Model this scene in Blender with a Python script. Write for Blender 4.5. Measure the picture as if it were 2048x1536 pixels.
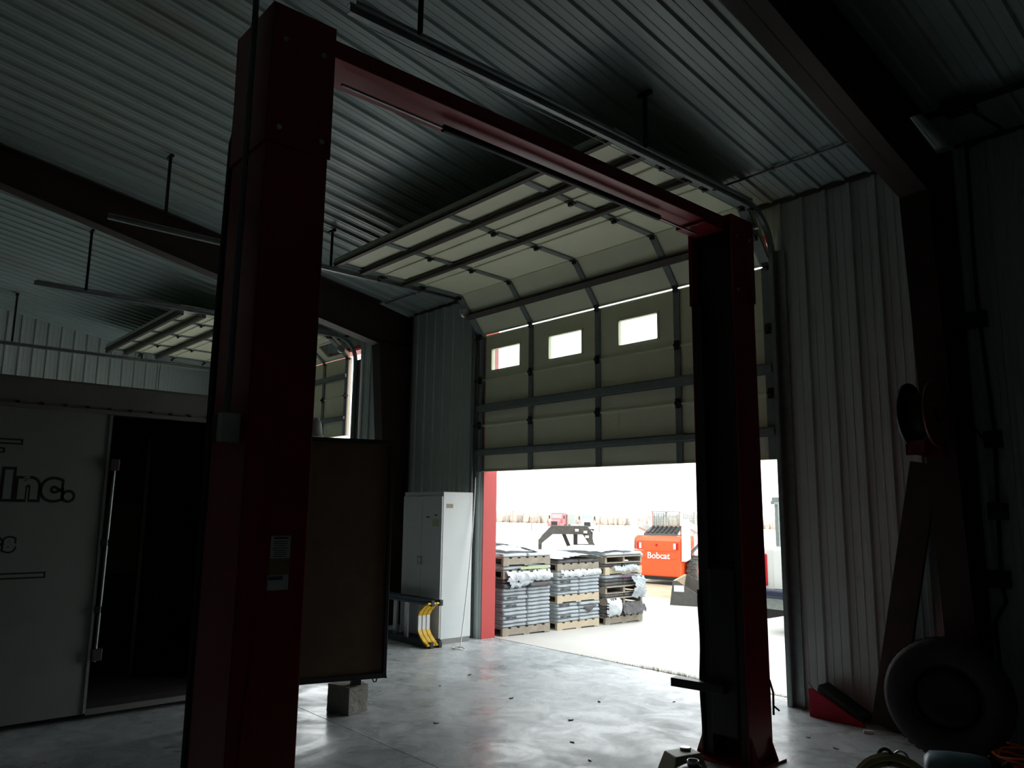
import bpy, bmesh, math, random
from mathutils import Vector, Matrix, noise

# ------------------------------------------------------------------ camera, sky, exposure
for o in list(bpy.data.objects):
    bpy.data.objects.remove(o, do_unlink=True)
SC = bpy.context.scene
COL = SC.collection
cam_d = bpy.data.cameras.new('camera')
cam = bpy.data.objects.new('camera', cam_d)
COL.objects.link(cam)
cam_d.sensor_fit = 'HORIZONTAL'
cam_d.sensor_width = 36.0
cam_d.lens = 36.0 * 1539.3 / 2048.0
cam_d.clip_start = 0.05
cam_d.clip_end = 2000.0
ex = -Vector((-1385.0, -232.0, -1539.3)).normalized()
ey = Vector((1756.0, -270.0, -1539.3)).normalized()
ez = ex.cross(ey).normalized()
ey = ez.cross(ex).normalized()
cam.matrix_world = Matrix((ex, ey, ez)).to_4x4()
cam.location = (0.0, 0.0, 1.6)
SC.camera = cam

W = bpy.data.worlds.new('overcast_sky')
SC.world = W
W.use_nodes = True
nt = W.node_tree
nt.nodes.clear()
bg = nt.nodes.new('ShaderNodeBackground')
bg.inputs[0].default_value = (0.93, 0.985, 1.0, 1)
bg.inputs[1].default_value = 1.0
wo = nt.nodes.new('ShaderNodeOutputWorld')
nt.links.new(bg.outputs[0], wo.inputs[0])
SC.view_settings.view_transform = 'Standard'
SC.view_settings.look = 'None'
SC.view_settings.gamma = 1.0
SC.view_settings.use_curve_mapping = False
SC.view_settings.exposure = 1.85
SC.cycles.max_bounces = 12
SC.cycles.diffuse_bounces = 6
SC.cycles.glossy_bounces = 4

random.seed(7)
PI = math.pi
R = math.radians

# ------------------------------------------------------------------ materials
MATS = {}
def mat(name, col, rough=0.5, metal=0.0, var=0.0, scale=6.0, bump=0.0, bscale=60.0, spec=0.5, col2=None, emit=None):
    if name in MATS:
        return MATS[name]
    m = bpy.data.materials.new(name)
    m.use_nodes = True
    t = m.node_tree
    b = t.nodes['Principled BSDF']
    b.inputs['Roughness'].default_value = rough
    b.inputs['Metallic'].default_value = metal
    b.inputs['Specular IOR Level'].default_value = spec
    b.inputs['Base Color'].default_value = (*col, 1)
    tc = None
    if var > 0 or bump > 0 or col2:
        tc = t.nodes.new('ShaderNodeTexCoord')
    if var > 0 or col2:
        n = t.nodes.new('ShaderNodeTexNoise')
        n.inputs['Scale'].default_value = scale
        n.inputs['Detail'].default_value = 6
        n.inputs['Roughness'].default_value = 0.6
        t.links.new(tc.outputs['Object'], n.inputs['Vector'])
        r = t.nodes.new('ShaderNodeValToRGB')
        r.color_ramp.elements[0].position = 0.32
        r.color_ramp.elements[1].position = 0.68
        c2 = col2 if col2 else tuple(c * (1 - var) for c in col)
        r.color_ramp.elements[0].color = (*c2, 1)
        r.color_ramp.elements[1].color = (*col, 1)
        t.links.new(n.outputs['Fac'], r.inputs['Fac'])
        t.links.new(r.outputs['Color'], b.inputs['Base Color'])
    if bump > 0:
        n2 = t.nodes.new('ShaderNodeTexNoise')
        n2.inputs['Scale'].default_value = bscale
        n2.inputs['Detail'].default_value = 4
        t.links.new(tc.outputs['Object'], n2.inputs['Vector'])
        bn = t.nodes.new('ShaderNodeBump')
        bn.inputs['Strength'].default_value = bump
        bn.inputs['Distance'].default_value = 0.01
        t.links.new(n2.outputs['Fac'], bn.inputs['Height'])
        t.links.new(bn.outputs['Normal'], b.inputs['Normal'])
    if emit:
        b.inputs['Emission Color'].default_value = (*col, 1)
        b.inputs['Emission Strength'].default_value = emit
    MATS[name] = m
    return m

def floor_material():
    m = bpy.data.materials.new('sealed_concrete')
    m.use_nodes = True
    t = m.node_tree
    b = t.nodes['Principled BSDF']
    tc = t.nodes.new('ShaderNodeTexCoord')
    def nz(scale, detail=6, rough=0.6, dist=0.0):
        n = t.nodes.new('ShaderNodeTexNoise')
        n.inputs['Scale'].default_value = scale
        n.inputs['Detail'].default_value = detail
        n.inputs['Roughness'].default_value = rough
        n.inputs['Distortion'].default_value = dist
        t.links.new(tc.outputs['Object'], n.inputs['Vector'])
        return n
    def ramp(src, p0, c0, p1, c1):
        r = t.nodes.new('ShaderNodeValToRGB')
        r.color_ramp.elements[0].position = p0
        r.color_ramp.elements[1].position = p1
        r.color_ramp.elements[0].color = (*c0, 1)
        r.color_ramp.elements[1].color = (*c1, 1)
        t.links.new(src.outputs['Fac'], r.inputs['Fac'])
        return r
    def mul(a, bb, fac=1.0):
        x = t.nodes.new('ShaderNodeMix')
        x.data_type = 'RGBA'
        x.blend_type = 'MULTIPLY'
        x.inputs['Factor'].default_value = fac
        t.links.new(a.outputs[0] if a.bl_idname != 'ShaderNodeMix' else a.outputs[2], x.inputs[6])
        t.links.new(bb.outputs['Color'], x.inputs[7])
        return x
    big = ramp(nz(0.9, 5, 0.6, 0.6), 0.35, (0.46, 0.49, 0.495), 0.7, (0.68, 0.71, 0.715))
    mid = ramp(nz(4.5, 8, 0.7, 1.2), 0.36, (0.50, 0.52, 0.54), 0.6, (1, 1, 1))
    spots = ramp(nz(19, 4, 0.55), 0.27, (0.35, 0.34, 0.33), 0.34, (1, 1, 1))
    x = mul(big, mid, 0.8)
    x = mul(x, spots, 0.6)
    t.links.new(x.outputs[2], b.inputs['Base Color'])
    rr = ramp(nz(2.2, 8, 0.65, 0.8), 0.38, (0.20, 0.20, 0.20), 0.62, (0.48, 0.48, 0.48))
    t.links.new(rr.outputs['Color'], b.inputs['Roughness'])
    b.inputs['Specular IOR Level'].default_value = 0.30
    bn = t.nodes.new('ShaderNodeBump')
    bn.inputs['Strength'].default_value = 0.22
    bn.inputs['Distance'].default_value = 0.01
    t.links.new(nz(9, 8, 0.6).outputs['Fac'], bn.inputs['Height'])
    t.links.new(bn.outputs['Normal'], b.inputs['Normal'])
    return m

def glass_material():
    m = bpy.data.materials.new('clear_pane')
    m.use_nodes = True
    t = m.node_tree
    t.nodes.clear()
    o = t.nodes.new('ShaderNodeOutputMaterial')
    mx = t.nodes.new('ShaderNodeMixShader')
    tr = t.nodes.new('ShaderNodeBsdfTransparent')
    tr.inputs[0].default_value = (0.9, 0.93, 0.92, 1)
    gl = t.nodes.new('ShaderNodeBsdfGlossy')
    gl.inputs['Roughness'].default_value = 0.05
    mx.inputs[0].default_value = 0.10
    t.links.new(tr.outputs[0], mx.inputs[1])
    t.links.new(gl.outputs[0], mx.inputs[2])
    df = t.nodes.new('ShaderNodeBsdfTranslucent')
    df.inputs[0].default_value = (0.75, 0.8, 0.82, 1)
    m2 = t.nodes.new('ShaderNodeMixShader')
    m2.inputs[0].default_value = 0.08
    t.links.new(mx.outputs[0], m2.inputs[1])
    t.links.new(df.outputs[0], m2.inputs[2])
    t.links.new(m2.outputs[0], o.inputs[0])
    return m

M_FLOOR = floor_material()
M_GLASS = glass_material()
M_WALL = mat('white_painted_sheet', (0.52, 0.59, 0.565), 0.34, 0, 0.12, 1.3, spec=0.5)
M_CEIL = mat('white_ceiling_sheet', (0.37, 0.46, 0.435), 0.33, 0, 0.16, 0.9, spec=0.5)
def stain(m, scale, lo, hi, col, amt):
    t = m.node_tree
    b = t.nodes['Principled BSDF']
    src = b.inputs['Base Color'].links[0].from_socket
    tc = t.nodes.new('ShaderNodeTexCoord')
    mp = t.nodes.new('ShaderNodeMapping')
    mp.inputs['Scale'].default_value = scale
    n = t.nodes.new('ShaderNodeTexNoise')
    n.inputs['Scale'].default_value = 1.0
    n.inputs['Detail'].default_value = 5
    r = t.nodes.new('ShaderNodeMapRange')
    r.inputs['From Min'].default_value = lo
    r.inputs['From Max'].default_value = hi
    r.inputs['To Max'].default_value = amt
    x = t.nodes.new('ShaderNodeMix')
    x.data_type = 'RGBA'
    t.links.new(tc.outputs['Object'], mp.inputs['Vector'])
    t.links.new(mp.outputs[0], n.inputs['Vector'])
    t.links.new(n.outputs['Fac'], r.inputs['Value'])
    t.links.new(r.outputs[0], x.inputs['Factor'])
    t.links.new(src, x.inputs[6])
    x.inputs[7].default_value = (*col, 1)
    t.links.new(x.outputs[2], b.inputs['Base Color'])
stain(M_CEIL, (1.6, .35, 1), .58, .74, (0.30, 0.24, 0.17), .55)
M_FRAME = mat('dark_red_primer', (0.035, 0.014, 0.011), 0.55, 0, 0.3, 4)
M_DOOR = mat('cream_door_panel', (0.80, 0.81, 0.60), 0.5, 0, 0.07, 3)
M_GALV = mat('galvanised_steel', (0.30, 0.335, 0.33), 0.4, 0.7, 0.25, 18)
M_STILE = mat('stile_steel', (0.22, 0.255, 0.25), 0.45, 0.3, 0.2, 14)
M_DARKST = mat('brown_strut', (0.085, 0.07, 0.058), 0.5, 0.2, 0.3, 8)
M_BLACK = mat('black_rubber', (0.012, 0.012, 0.013), 0.6, 0, 0.3, 12)
M_BLACKST = mat('black_steel', (0.02, 0.02, 0.021), 0.42, 0.3, 0.3, 12)
M_GREASE = mat('greasy_dark_steel', (0.012, 0.01, 0.01), 0.5, 0, 0.4, 6)
M_LIFT = mat('lift_red_paint', (0.34, 0.013, 0.026), 0.36, 0, 0.18, 3, spec=0.3)
M_LIFT.node_tree.nodes['Principled BSDF'].inputs['Coat Weight'].default_value = 0.45
M_LIFT.node_tree.nodes['Principled BSDF'].inputs['Coat IOR'].default_value = 1.5
M_LIFT.node_tree.nodes['Principled BSDF'].inputs['Coat Roughness'].default_value = 0.22
M_TRIM = mat('red_trim_sheet', (0.52, 0.055, 0.05), 0.45, 0, 0.08, 3)
M_WHITE = mat('white_paint', (0.68, 0.69, 0.68), 0.45, 0, 0.06, 4)
M_TRAIL = mat('trailer_white_sheet', (0.27, 0.285, 0.27), 0.5, 0, 0.14, 2)
M_RAIL = mat('trailer_rail', (0.22, 0.22, 0.205), 0.5, 0.1, 0.2, 3)
M_ALU = mat('aluminium', (0.6, 0.61, 0.61), 0.32, 0.9, 0.15, 12)
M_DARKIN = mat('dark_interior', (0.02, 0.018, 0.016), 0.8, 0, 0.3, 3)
M_PLY = mat('stained_plywood', (0.085, 0.05, 0.022), 0.65, 0, 0.35, 5)
M_INK = mat('black_ink', (0.012, 0.012, 0.012), 0.6)
M_CAB = mat('cabinet_grey', (0.62, 0.65, 0.65), 0.45, 0, 0.05, 4)
M_YEL = mat('yellow_plastic', (0.75, 0.46, 0.02), 0.45, 0, 0.15, 8)
M_BLUEFG = mat('slate_fibreglass', (0.10, 0.15, 0.19), 0.5, 0, 0.2, 8)
M_ROPE = mat('white_rope', (0.75, 0.75, 0.72), 0.8)
M_BLOCK = mat('grey_concrete_block', (0.34, 0.32, 0.29), 0.9, 0, 0.3, 14, 0.6, 70)
M_WOOD = mat('weathered_wood', (0.36, 0.315, 0.255), 0.8, 0, 0.3, 10)
M_NEWWOOD = mat('pale_new_wood', (0.52, 0.44, 0.32), 0.75, 0, 0.15, 10)
M_BOARD = mat('brown_board', (0.048, 0.03, 0.02), 0.75, 0, 0.35, 8)
M_WRAP = mat('white_plastic_wrap', (0.60, 0.64, 0.68), 0.35, 0, 0.16, 9, 0.25, 25)
M_WRAPG = mat('grey_plastic_wrap', (0.40, 0.445, 0.48), 0.4, 0, 0.2, 9, 0.25, 25)
M_SHING = mat('charcoal_shingle', (0.13, 0.125, 0.13), 0.85, 0, 0.35, 20, 0.4, 90)
M_APRON = mat('pale_apron_concrete', (0.56, 0.545, 0.515), 0.85, 0, 0.1, 1.4)
M_FIELD = mat('dry_pale_field', (0.72, 0.65, 0.53), 0.95, 0, 0.1, 0.06)
M_DIRT = mat('tan_dirt', (0.42, 0.34, 0.22), 0.95, 0, 0.35, 2.5)
M_ORANGE = mat('orange_machine_paint', (0.80, 0.10, 0.025), 0.4, 0, 0.06, 3)
M_TYRE = mat('tyre_rubber', (0.045, 0.046, 0.05), 0.75, 0, 0.3, 15)
M_TYREO = mat('dusty_tyre_rubber', (0.09, 0.085, 0.08), 0.8, 0, 0.3, 12)
M_GRASS = mat('dry_grass', (0.42, 0.33, 0.14), 0.9, 0, 0.4, 20)
M_TWIG = mat('haze_pale_trees', (0.51, 0.44, 0.395), 0.95, 0, 0.2, 0.1)  # distance haze painted in as a paler tree colour
M_PALEWIN = mat('pale_window_glass', (0.30, 0.34, 0.36), 0.08)
M_TAIL = mat('tail_lamp_red', (0.45, 0.01, 0.02), 0.25)
M_CORD = mat('orange_cord', (0.85, 0.14, 0.02), 0.5)
M_HOSE = mat('yellowed_hose', (0.42, 0.36, 0.18), 0.5, 0, 0.25, 12)
M_BLUE = mat('blue_grey_plastic', (0.16, 0.27, 0.33), 0.4, 0, 0.25, 10)
M_BROWN = mat('brown_cloth', (0.10, 0.06, 0.035), 0.9, 0, 0.4, 12)
M_TAN = mat('tan_plastic', (0.42, 0.37, 0.26), 0.5, 0, 0.1, 5)
M_NAVY = mat('navy_plastic', (0.012, 0.02, 0.05), 0.3)
M_GOLD = mat('gold_sticker', (0.30, 0.20, 0.05), 0.5)
M_BLUEST = mat('blue_sticker', (0.03, 0.045, 0.14), 0.5)
M_RAMP = mat('ramp_red_paint', (0.42, 0.012, 0.035), 0.5, 0, 0.2, 6, spec=0.2)
M_REELR = mat('reel_red_paint', (0.17, 0.010, 0.008), 0.45, 0, 0.2, 6)
M_GREENL = mat('green_label', (0.42, 0.5, 0.27), 0.5)
M_PURPLE = mat('purple_label', (0.17, 0.08, 0.14), 0.5)

# ------------------------------------------------------------------ helpers
ORG = {}
class MB:
    def __init__(self):
        self.bm = bmesh.new()
    def face(self, pts):
        vs = [self.bm.verts.new(p) for p in pts]
        return self.bm.faces.new(vs)
    def box(self, x0, x1, y0, y1, z0, z1, mx=None):
        c = [(x0, y0, z0), (x1, y0, z0), (x1, y1, z0), (x0, y1, z0), (x0, y0, z1), (x1, y0, z1), (x1, y1, z1), (x0, y1, z1)]
        if mx is not None:
            c = [mx @ Vector(p) for p in c]
        v = [self.bm.verts.new(p) for p in c]
        for f in ((3, 2, 1, 0), (4, 5, 6, 7), (0, 1, 5, 4), (1, 2, 6, 5), (2, 3, 7, 6), (3, 0, 4, 7)):
            self.bm.faces.new([v[i] for i in f])
        return self
    def bar(self, a, b, w, h, up=(0, 0, 1)):
        a = Vector(a); b = Vector(b)
        d = (b - a); L = d.length; d.normalize()
        u = Vector(up)
        s = d.cross(u)
        if s.length < 1e-4:
            s = d.cross(Vector((1, 0, 0)))
        s.normalize(); u = s.cross(d).normalized()
        mx = Matrix((s, d, u)).transposed().to_4x4()
        mx.translation = a
        return self.box(-w / 2, w / 2, 0, L, -h / 2, h / 2, mx)
    def prism(self, poly, d, mx=None):
        """polygon (list of 3-D points) pushed along vector d"""
        d = Vector(d)
        a = [Vector(p) for p in poly]; b = [p + d for p in a]
        if mx is not None:
            a = [mx @ p for p in a]; b = [mx @ p for p in b]
        va = [self.bm.verts.new(p) for p in a]; vb = [self.bm.verts.new(p) for p in b]
        n = len(a)
        self.bm.faces.new(va[::-1]); self.bm.faces.new(vb)
        for i in range(n):
            self.bm.faces.new([va[i], va[(i + 1) % n], vb[(i + 1) % n], vb[i]])
        return self
    def tube(self, path, r, n=8, cap=True):
        P = [Vector(p) for p in path]
        rs = r if isinstance(r, (list, tuple)) else [r] * len(P)
        rings = []
        prev = None
        for i, p in enumerate(P):
            d = (P[min(i + 1, len(P) - 1)] - P[max(i - 1, 0)]).normalized()
            if prev is None:
                s = d.cross(Vector((0, 0, 1)))
                if s.length < 0.05:
                    s = d.cross(Vector((1, 0, 0)))
            else:
                s = prev - d * prev.dot(d)
            s.normalize(); prev = s
            u = d.cross(s)
            rings.append([self.bm.verts.new(p + (s * math.cos(2 * PI * k / n) + u * math.sin(2 * PI * k / n)) * rs[i]) for k in range(n)])
        for a, b in zip(rings, rings[1:]):
            for k in range(n):
                self.bm.faces.new([a[k], a[(k + 1) % n], b[(k + 1) % n], b[k]])
        if cap:
            self.bm.faces.new(rings[0][::-1]); self.bm.faces.new(rings[-1])
        return self
    def lathe(self, prof, mx, n=32, close=False):
        """prof: list of (r, t); turned about local z"""
        rings = []
        for r, t in prof:
            rings.append([self.bm.verts.new(mx @ Vector((r * math.cos(2 * PI * k / n), r * math.sin(2 * PI * k / n), t))) for k in range(n)])
        pairs = list(zip(rings, rings[1:]))
        if close:
            pairs.append((rings[-1], rings[0]))
        for a, b in pairs:
            for k in range(n):
                self.bm.faces.new([a[k], a[(k + 1) % n], b[(k + 1) % n], b[k]])
        if not close:
            if prof[0][0] > 1e-4: self.bm.faces.new(rings[0][::-1])
            if prof[-1][0] > 1e-4: self.bm.faces.new(rings[-1])
        return self
    def sheet(self, us, f, v0, v1):
        """us: list of (u, h); f(u, h, v) -> point; v0, v1 functions of u"""
        a = [self.bm.verts.new(f(u, h, v0(u))) for u, h in us]
        b = [self.bm.verts.new(f(u, h, v1(u))) for u, h in us]
        for i in range(len(us) - 1):
            self.bm.faces.new([a[i], a[i + 1], b[i + 1], b[i]])
        return self
    def build(self, name, m, parent=None, bevel=0, smooth=False, seg=2):
        bm = self.bm
        bmesh.ops.remove_doubles(bm, verts=bm.verts, dist=1e-6)
        bmesh.ops.recalc_face_normals(bm, faces=bm.faces)
        me = bpy.data.meshes.new(name)
        if parent is not None:
            org = ORG[parent]
        else:
            lo = Vector((1e9,) * 3); hi = Vector((-1e9,) * 3)
            for v in bm.verts:
                for i in range(3):
                    lo[i] = min(lo[i], v.co[i]); hi[i] = max(hi[i], v.co[i])
            org = Vector(((lo.x + hi.x) / 2, (lo.y + hi.y) / 2, lo.z))
        for v in bm.verts:
            v.co -= org
        bm.to_mesh(me); bm.free()
        o = bpy.data.objects.new(name, me)
        COL.objects.link(o)
        if smooth:
            for p in me.polygons: p.use_smooth = True
        me.materials.append(m)
        if parent is not None:
            o.parent = parent
            ORG[o] = org
        else:
            o.location = org
            ORG[o] = org
        if bevel:
            b = o.modifiers.new('bevel', 'BEVEL')
            b.width = bevel; b.segments = seg; b.limit_method = 'ANGLE'; b.angle_limit = R(40)
        return o

def tag(o, label, cat=None, group=None, kind=None):
    if label: o['label'] = label
    if cat: o['category'] = cat
    if group: o['group'] = group
    if kind: o['kind'] = kind
    return o
def struct(o, label, cat):
    return tag(o, label, cat, None, 'structure')
def thing(name, loc, label, cat, group=None, kind=None):
    o = bpy.data.objects.new(name, None)
    o.empty_display_size = 0.2
    COL.objects.link(o)
    o.location = loc
    ORG[o] = Vector(loc)
    return tag(o, label, cat, group, kind)
def copy_tree(o, parent=None):
    c = o.copy(); COL.objects.link(c)
    if parent is not None: c.parent = parent
    for ch in list(o.children):
        copy_tree(ch, c)
    return c
def text_polys(s, size, offset, mx, depth, shear=0.0, spacing=1.0):
    cu = bpy.data.curves.new('tmp', 'FONT')
    cu.body = s; cu.size = size; cu.offset = offset; cu.extrude = depth; cu.shear = shear
    cu.space_character = spacing
    cu.align_x = 'LEFT'
    to = bpy.data.objects.new('tmp', cu); COL.objects.link(to)
    bpy.context.view_layer.update()
    dg = bpy.context.evaluated_depsgraph_get()
    me = bpy.data.meshes.new_from_object(to.evaluated_get(dg))
    bpy.data.objects.remove(to)
    mb = MB()
    mb.bm.from_mesh(me)
    for v in mb.bm.verts: v.co = mx @ v.co
    bpy.data.meshes.remove(me)
    return mb
def frame(o, x, y, z=None):
    x = Vector(x).normalized(); y = Vector(y).normalized(); z = x.cross(y).normalized()
    m = Matrix((x, y, z)).transposed().to_4x4(); m.translation = Vector(o)
    return m

# ------------------------------------------------------------------ building geometry
YW = 6.30                 # inside face of the door wall
EAVE = 4.44
SL = 0.172
RIDGE_Y = -3.0
XL, XR, YB = -16.75, 5.3, -12.3
def ceil_z(y):
    return EAVE + SL * (YW - y) if y >= RIDGE_Y else EAVE + SL * (YW - RIDGE_Y) - SL * (RIDGE_Y - y)
def gz(y):
    return -0.018 * (y - 6.6)
def rib_profile(u0, u1, p, hh, start, minor=True):
    pts = [(u0, 0)]
    k = math.floor((u0 - start) / p) - 1
    while True:
        b = start + k * p
        if b - 0.03 > u1: break
        cand = [(-0.026, 0), (-0.014, hh), (0.014, hh), (0.026, 0)]
        if minor:
            for q in (1 / 3, 2 / 3):
                cand += [(p * q - 0.009, 0), (p * q - 0.004, 0.004), (p * q + 0.004, 0.004), (p * q + 0.009, 0)]
        for d, h in cand:
            if u0 + 0.001 < b + d < u1 - 0.001: pts.append((b + d, h))
        k += 1
    pts.append((u1, 0))
    return pts

# floor: cast slabs with a saw-cut joint
mb = MB()
for y0, y1 in ((YB - .3, 3.066), (3.073, 6.36), (6.364, 6.50)):
    mb.box(XL - .3, XR + .3, y0, y1, -0.15, 0.0)
mb.box(XL - .3, XR + .3, YB - .3, 6.50, -0.2, -0.012)
struct(mb.build('floor', M_FLOOR), 'grey stained sealed concrete workshop floor with a saw-cut joint', 'floor')

D1 = (-7.635, -3.535)       # openings
D2 = (-15.00, -10.80)
HEADS = (4.075, 4.14)
mb = MB()
def wall_piece(x0, x1, z0, z1):
    mb.sheet(rib_profile(x0, x1, 0.2143, 0.022, -3.2075), lambda u, h, v: (u, YW - h, v), lambda u: z0, lambda u: z1)
    mb.box(x0, x1, YW + .004, YW + .19, z0, z1)
wall_piece(XL, D2[0], 0, EAVE); wall_piece(D2[1], D1[0], 0, EAVE); wall_piece(D1[1], XR, 0, EAVE)
wall_piece(D2[0], D2[1], HEADS[1], EAVE); wall_piece(D1[0], D1[1], HEADS[0], EAVE)
mb.box(XL - .2, XR + .2, YW + .0, YW + .19, EAVE, EAVE + .25)
struct(mb.build('wall_front', M_WALL), 'ribbed white sheet-metal wall holding the overhead doors', 'wall')
for i, d in enumerate((D1, D2)):
    mb = MB()
    HD = HEADS[i]
    mb.box(d[0], d[0] + .012, YW - .002, YW + .215, 0, HD)
    mb.box(d[1] - .012, d[1], YW - .002, YW + .215, 0, HD)
    mb.box(d[0], d[1], YW - .002, YW + .215, HD - .014, HD)
    mb.box(d[0] - .09, d[0], YW + .192, YW + .215, 0, HD + .09)
    mb.box(d[1], d[1] + .09, YW + .192, YW + .215, 0, HD + .09)
    mb.box(d[0], d[1], YW - .03, YW - .024, HD, HD + .05)
    struct(mb.build('trim_%d' % (i + 1), M_TRIM),
           ('red sheet-metal jamb and header trim around the half-open near door', 'red sheet-metal jamb and header trim around the far left door')[i], 'trim')
# left gable wall
mb = MB()
mb.sheet(rib_profile(YB, 5.0, 0.2255, 0.03, 2.26), lambda u, h, v: (XL + h, u, v), lambda u: 0, ceil_z)
mb.sheet(rib_profile(5.04, YW, 0.0755, 0.004, 2.26, False), lambda u, h, v: (XL + h, u, v), lambda u: 0, ceil_z)
mb.box(XL + .001, XL + .035, 5.0, 5.04, 0, ceil_z(5.04) - .02)
gable = [(XL - .005, YB, 0), (XL - .005, YW, 0), (XL - .005, YW, EAVE), (XL - .005, RIDGE_Y, ceil_z(RIDGE_Y)), (XL - .005, YB, EAVE)]
mb.prism(gable, (-.15, 0, 0))
struct(mb.build('wall_left', M_WALL), 'ribbed white gable end wall beyond the box trailer', 'wall')
mb = MB()
mb.sheet(rib_profile(YB, YW, 0.2143, 0.022, 2.26), lambda u, h, v: (XR - h, u, v), lambda u: 0, ceil_z)
mb.prism([(XR + .005, p[1], p[2]) for p in gable], (.15, 0, 0))
struct(mb.build('wall_right', M_WALL), 'ribbed white gable end wall on the right outside the view', 'wall')
mb = MB()
BO = (-8.2, -4.2, .02)  # unseen opening added for light from behind, now shut to a floor gap
for xa, xb, za in ((XL, BO[0], 0), (BO[0], BO[1], BO[2]), (BO[1], XR, 0)):
    mb.sheet(rib_profile(xa, xb, 0.2143, 0.022, -3.2), lambda u, h, v: (u, YB + h, v), lambda u: za, lambda u: EAVE)
    mb.box(xa - (.2 if xa == XL else 0), xb + (.2 if xb == XR else 0), YB - .19, YB - .005, za, EAVE + .2)
struct(mb.build('wall_back', M_WALL), 'ribbed white wall behind the viewpoint', 'wall')
# ceiling: two slopes of ribbed liner under a deck
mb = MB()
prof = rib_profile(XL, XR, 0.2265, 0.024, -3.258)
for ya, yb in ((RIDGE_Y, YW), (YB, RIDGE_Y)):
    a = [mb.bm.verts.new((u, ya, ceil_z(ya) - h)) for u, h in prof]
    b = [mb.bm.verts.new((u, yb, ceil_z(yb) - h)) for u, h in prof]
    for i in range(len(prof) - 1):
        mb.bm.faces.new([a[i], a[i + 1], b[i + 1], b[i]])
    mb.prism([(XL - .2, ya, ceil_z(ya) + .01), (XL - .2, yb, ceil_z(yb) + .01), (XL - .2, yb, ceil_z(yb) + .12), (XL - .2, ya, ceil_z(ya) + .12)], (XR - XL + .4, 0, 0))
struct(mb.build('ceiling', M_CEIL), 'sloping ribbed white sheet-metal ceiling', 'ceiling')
mb = MB()
for x0, x1 in ((XL + .02, -9.52), (-9.28, -2.17), (-1.93, XR - .02)):
    mb.box(x0, x1, YW - .028, YW - .002, EAVE - .045, EAVE - .012)
struct(mb.build('trim_3', M_DARKST), 'dark trim strip where the front wall meets the ceiling', 'trim')

# rigid frames
def rigid_frame(xc, label):
    t = thing('steel_rigid_frame', (xc, 5.9, 0), label, 'steel frame')
    w, tk = 0.10, 0.012
    # column
    c = MB()
    k = (5.72, 3.90); base = (6.03, 0.0)
    top = ceil_z(5.72) - .03
    c.prism([(xc - .005, base[0], 0), (xc - .005, YW - .03, 0), (xc - .005, YW - .03, EAVE - .05), (xc - .005, 5.72, top), (xc - .005, 5.72, 3.9)], (.01, 0, 0))
    c.prism([(xc - w, base[0] - tk, 0), (xc - w, base[0], 0), (xc - w, k[0], k[1]), (xc - w, k[0] - tk, k[1] - .002)], (2 * w, 0, 0))
    c.box(xc - w, xc + w, YW - .042, YW - .028, 0, EAVE - .05)
    c.box(xc - w - .02, xc + w + .02, 5.96, YW - .03, 0, .018)
    c.build('column', M_FRAME, t)
    for sgn in (1, -1):
        r = MB()
        if sgn > 0:
            pts = [(5.72, 3.9), (1.0, 4.92), (RIDGE_Y, 4.92 + SL * 4.0)]
        else:
            pts = [(2 * RIDGE_Y - 5.72, 3.9), (2 * RIDGE_Y - 1.0, 4.92), (RIDGE_Y, 4.92 + SL * 4.0)]
        for (ya, za), (yb, zb) in zip(pts, pts[1:]):
            ta, tb = ceil_z(ya) - .028, ceil_z(yb) - .028
            r.prism([(xc - .005, ya, za), (xc - .005, yb, zb), (xc - .005, yb, tb), (xc - .005, ya, ta)], (.01, 0, 0))
            r.prism([(xc - w, ya, za), (xc - w, yb, zb), (xc - w, yb, zb + tk), (xc - w, ya, za + tk)], (2 * w, 0, 0))
            r.prism([(xc - w, ya, ta), (xc - w, yb, tb), (xc - w, yb, tb - tk), (xc - w, ya, ta - tk)], (2 * w, 0, 0))
        r.build('rafter', M_FRAME, t)
    # stiffeners at the knee
    s = MB()
    s.bar((xc, 5.72, 3.91), (xc, YW - .04, 3.91), .17, .012)
    s.build('knee_stiffener', M_FRAME, t)
    b = MB()
    b.prism([(xc - .005, 2 * RIDGE_Y - 6.03, 0), (xc - .005, YB + .03, 0), (xc - .005, YB + .03, EAVE - .05), (xc - .005, 2 * RIDGE_Y - 5.72, top), (xc - .005, 2 * RIDGE_Y - 5.72, 3.9)], (.01, 0, 0))
    b.prism([(xc - w, 2 * RIDGE_Y - 6.03, 0), (xc - w, 2 * RIDGE_Y - 6.03 - tk, 0), (xc - w, 2 * RIDGE_Y - 5.72 - tk, 3.9), (xc - w, 2 * RIDGE_Y - 5.72, 3.9)], (2 * w, 0, 0))
    b.build('column', M_FRAME, t)
    return t
rigid_frame(-2.05, 'dark steel column and sloping rafter to the right of the near overhead door')
rigid_frame(-9.40, 'dark steel column and sloping rafter between the two overhead doors, behind the lift post')

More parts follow.
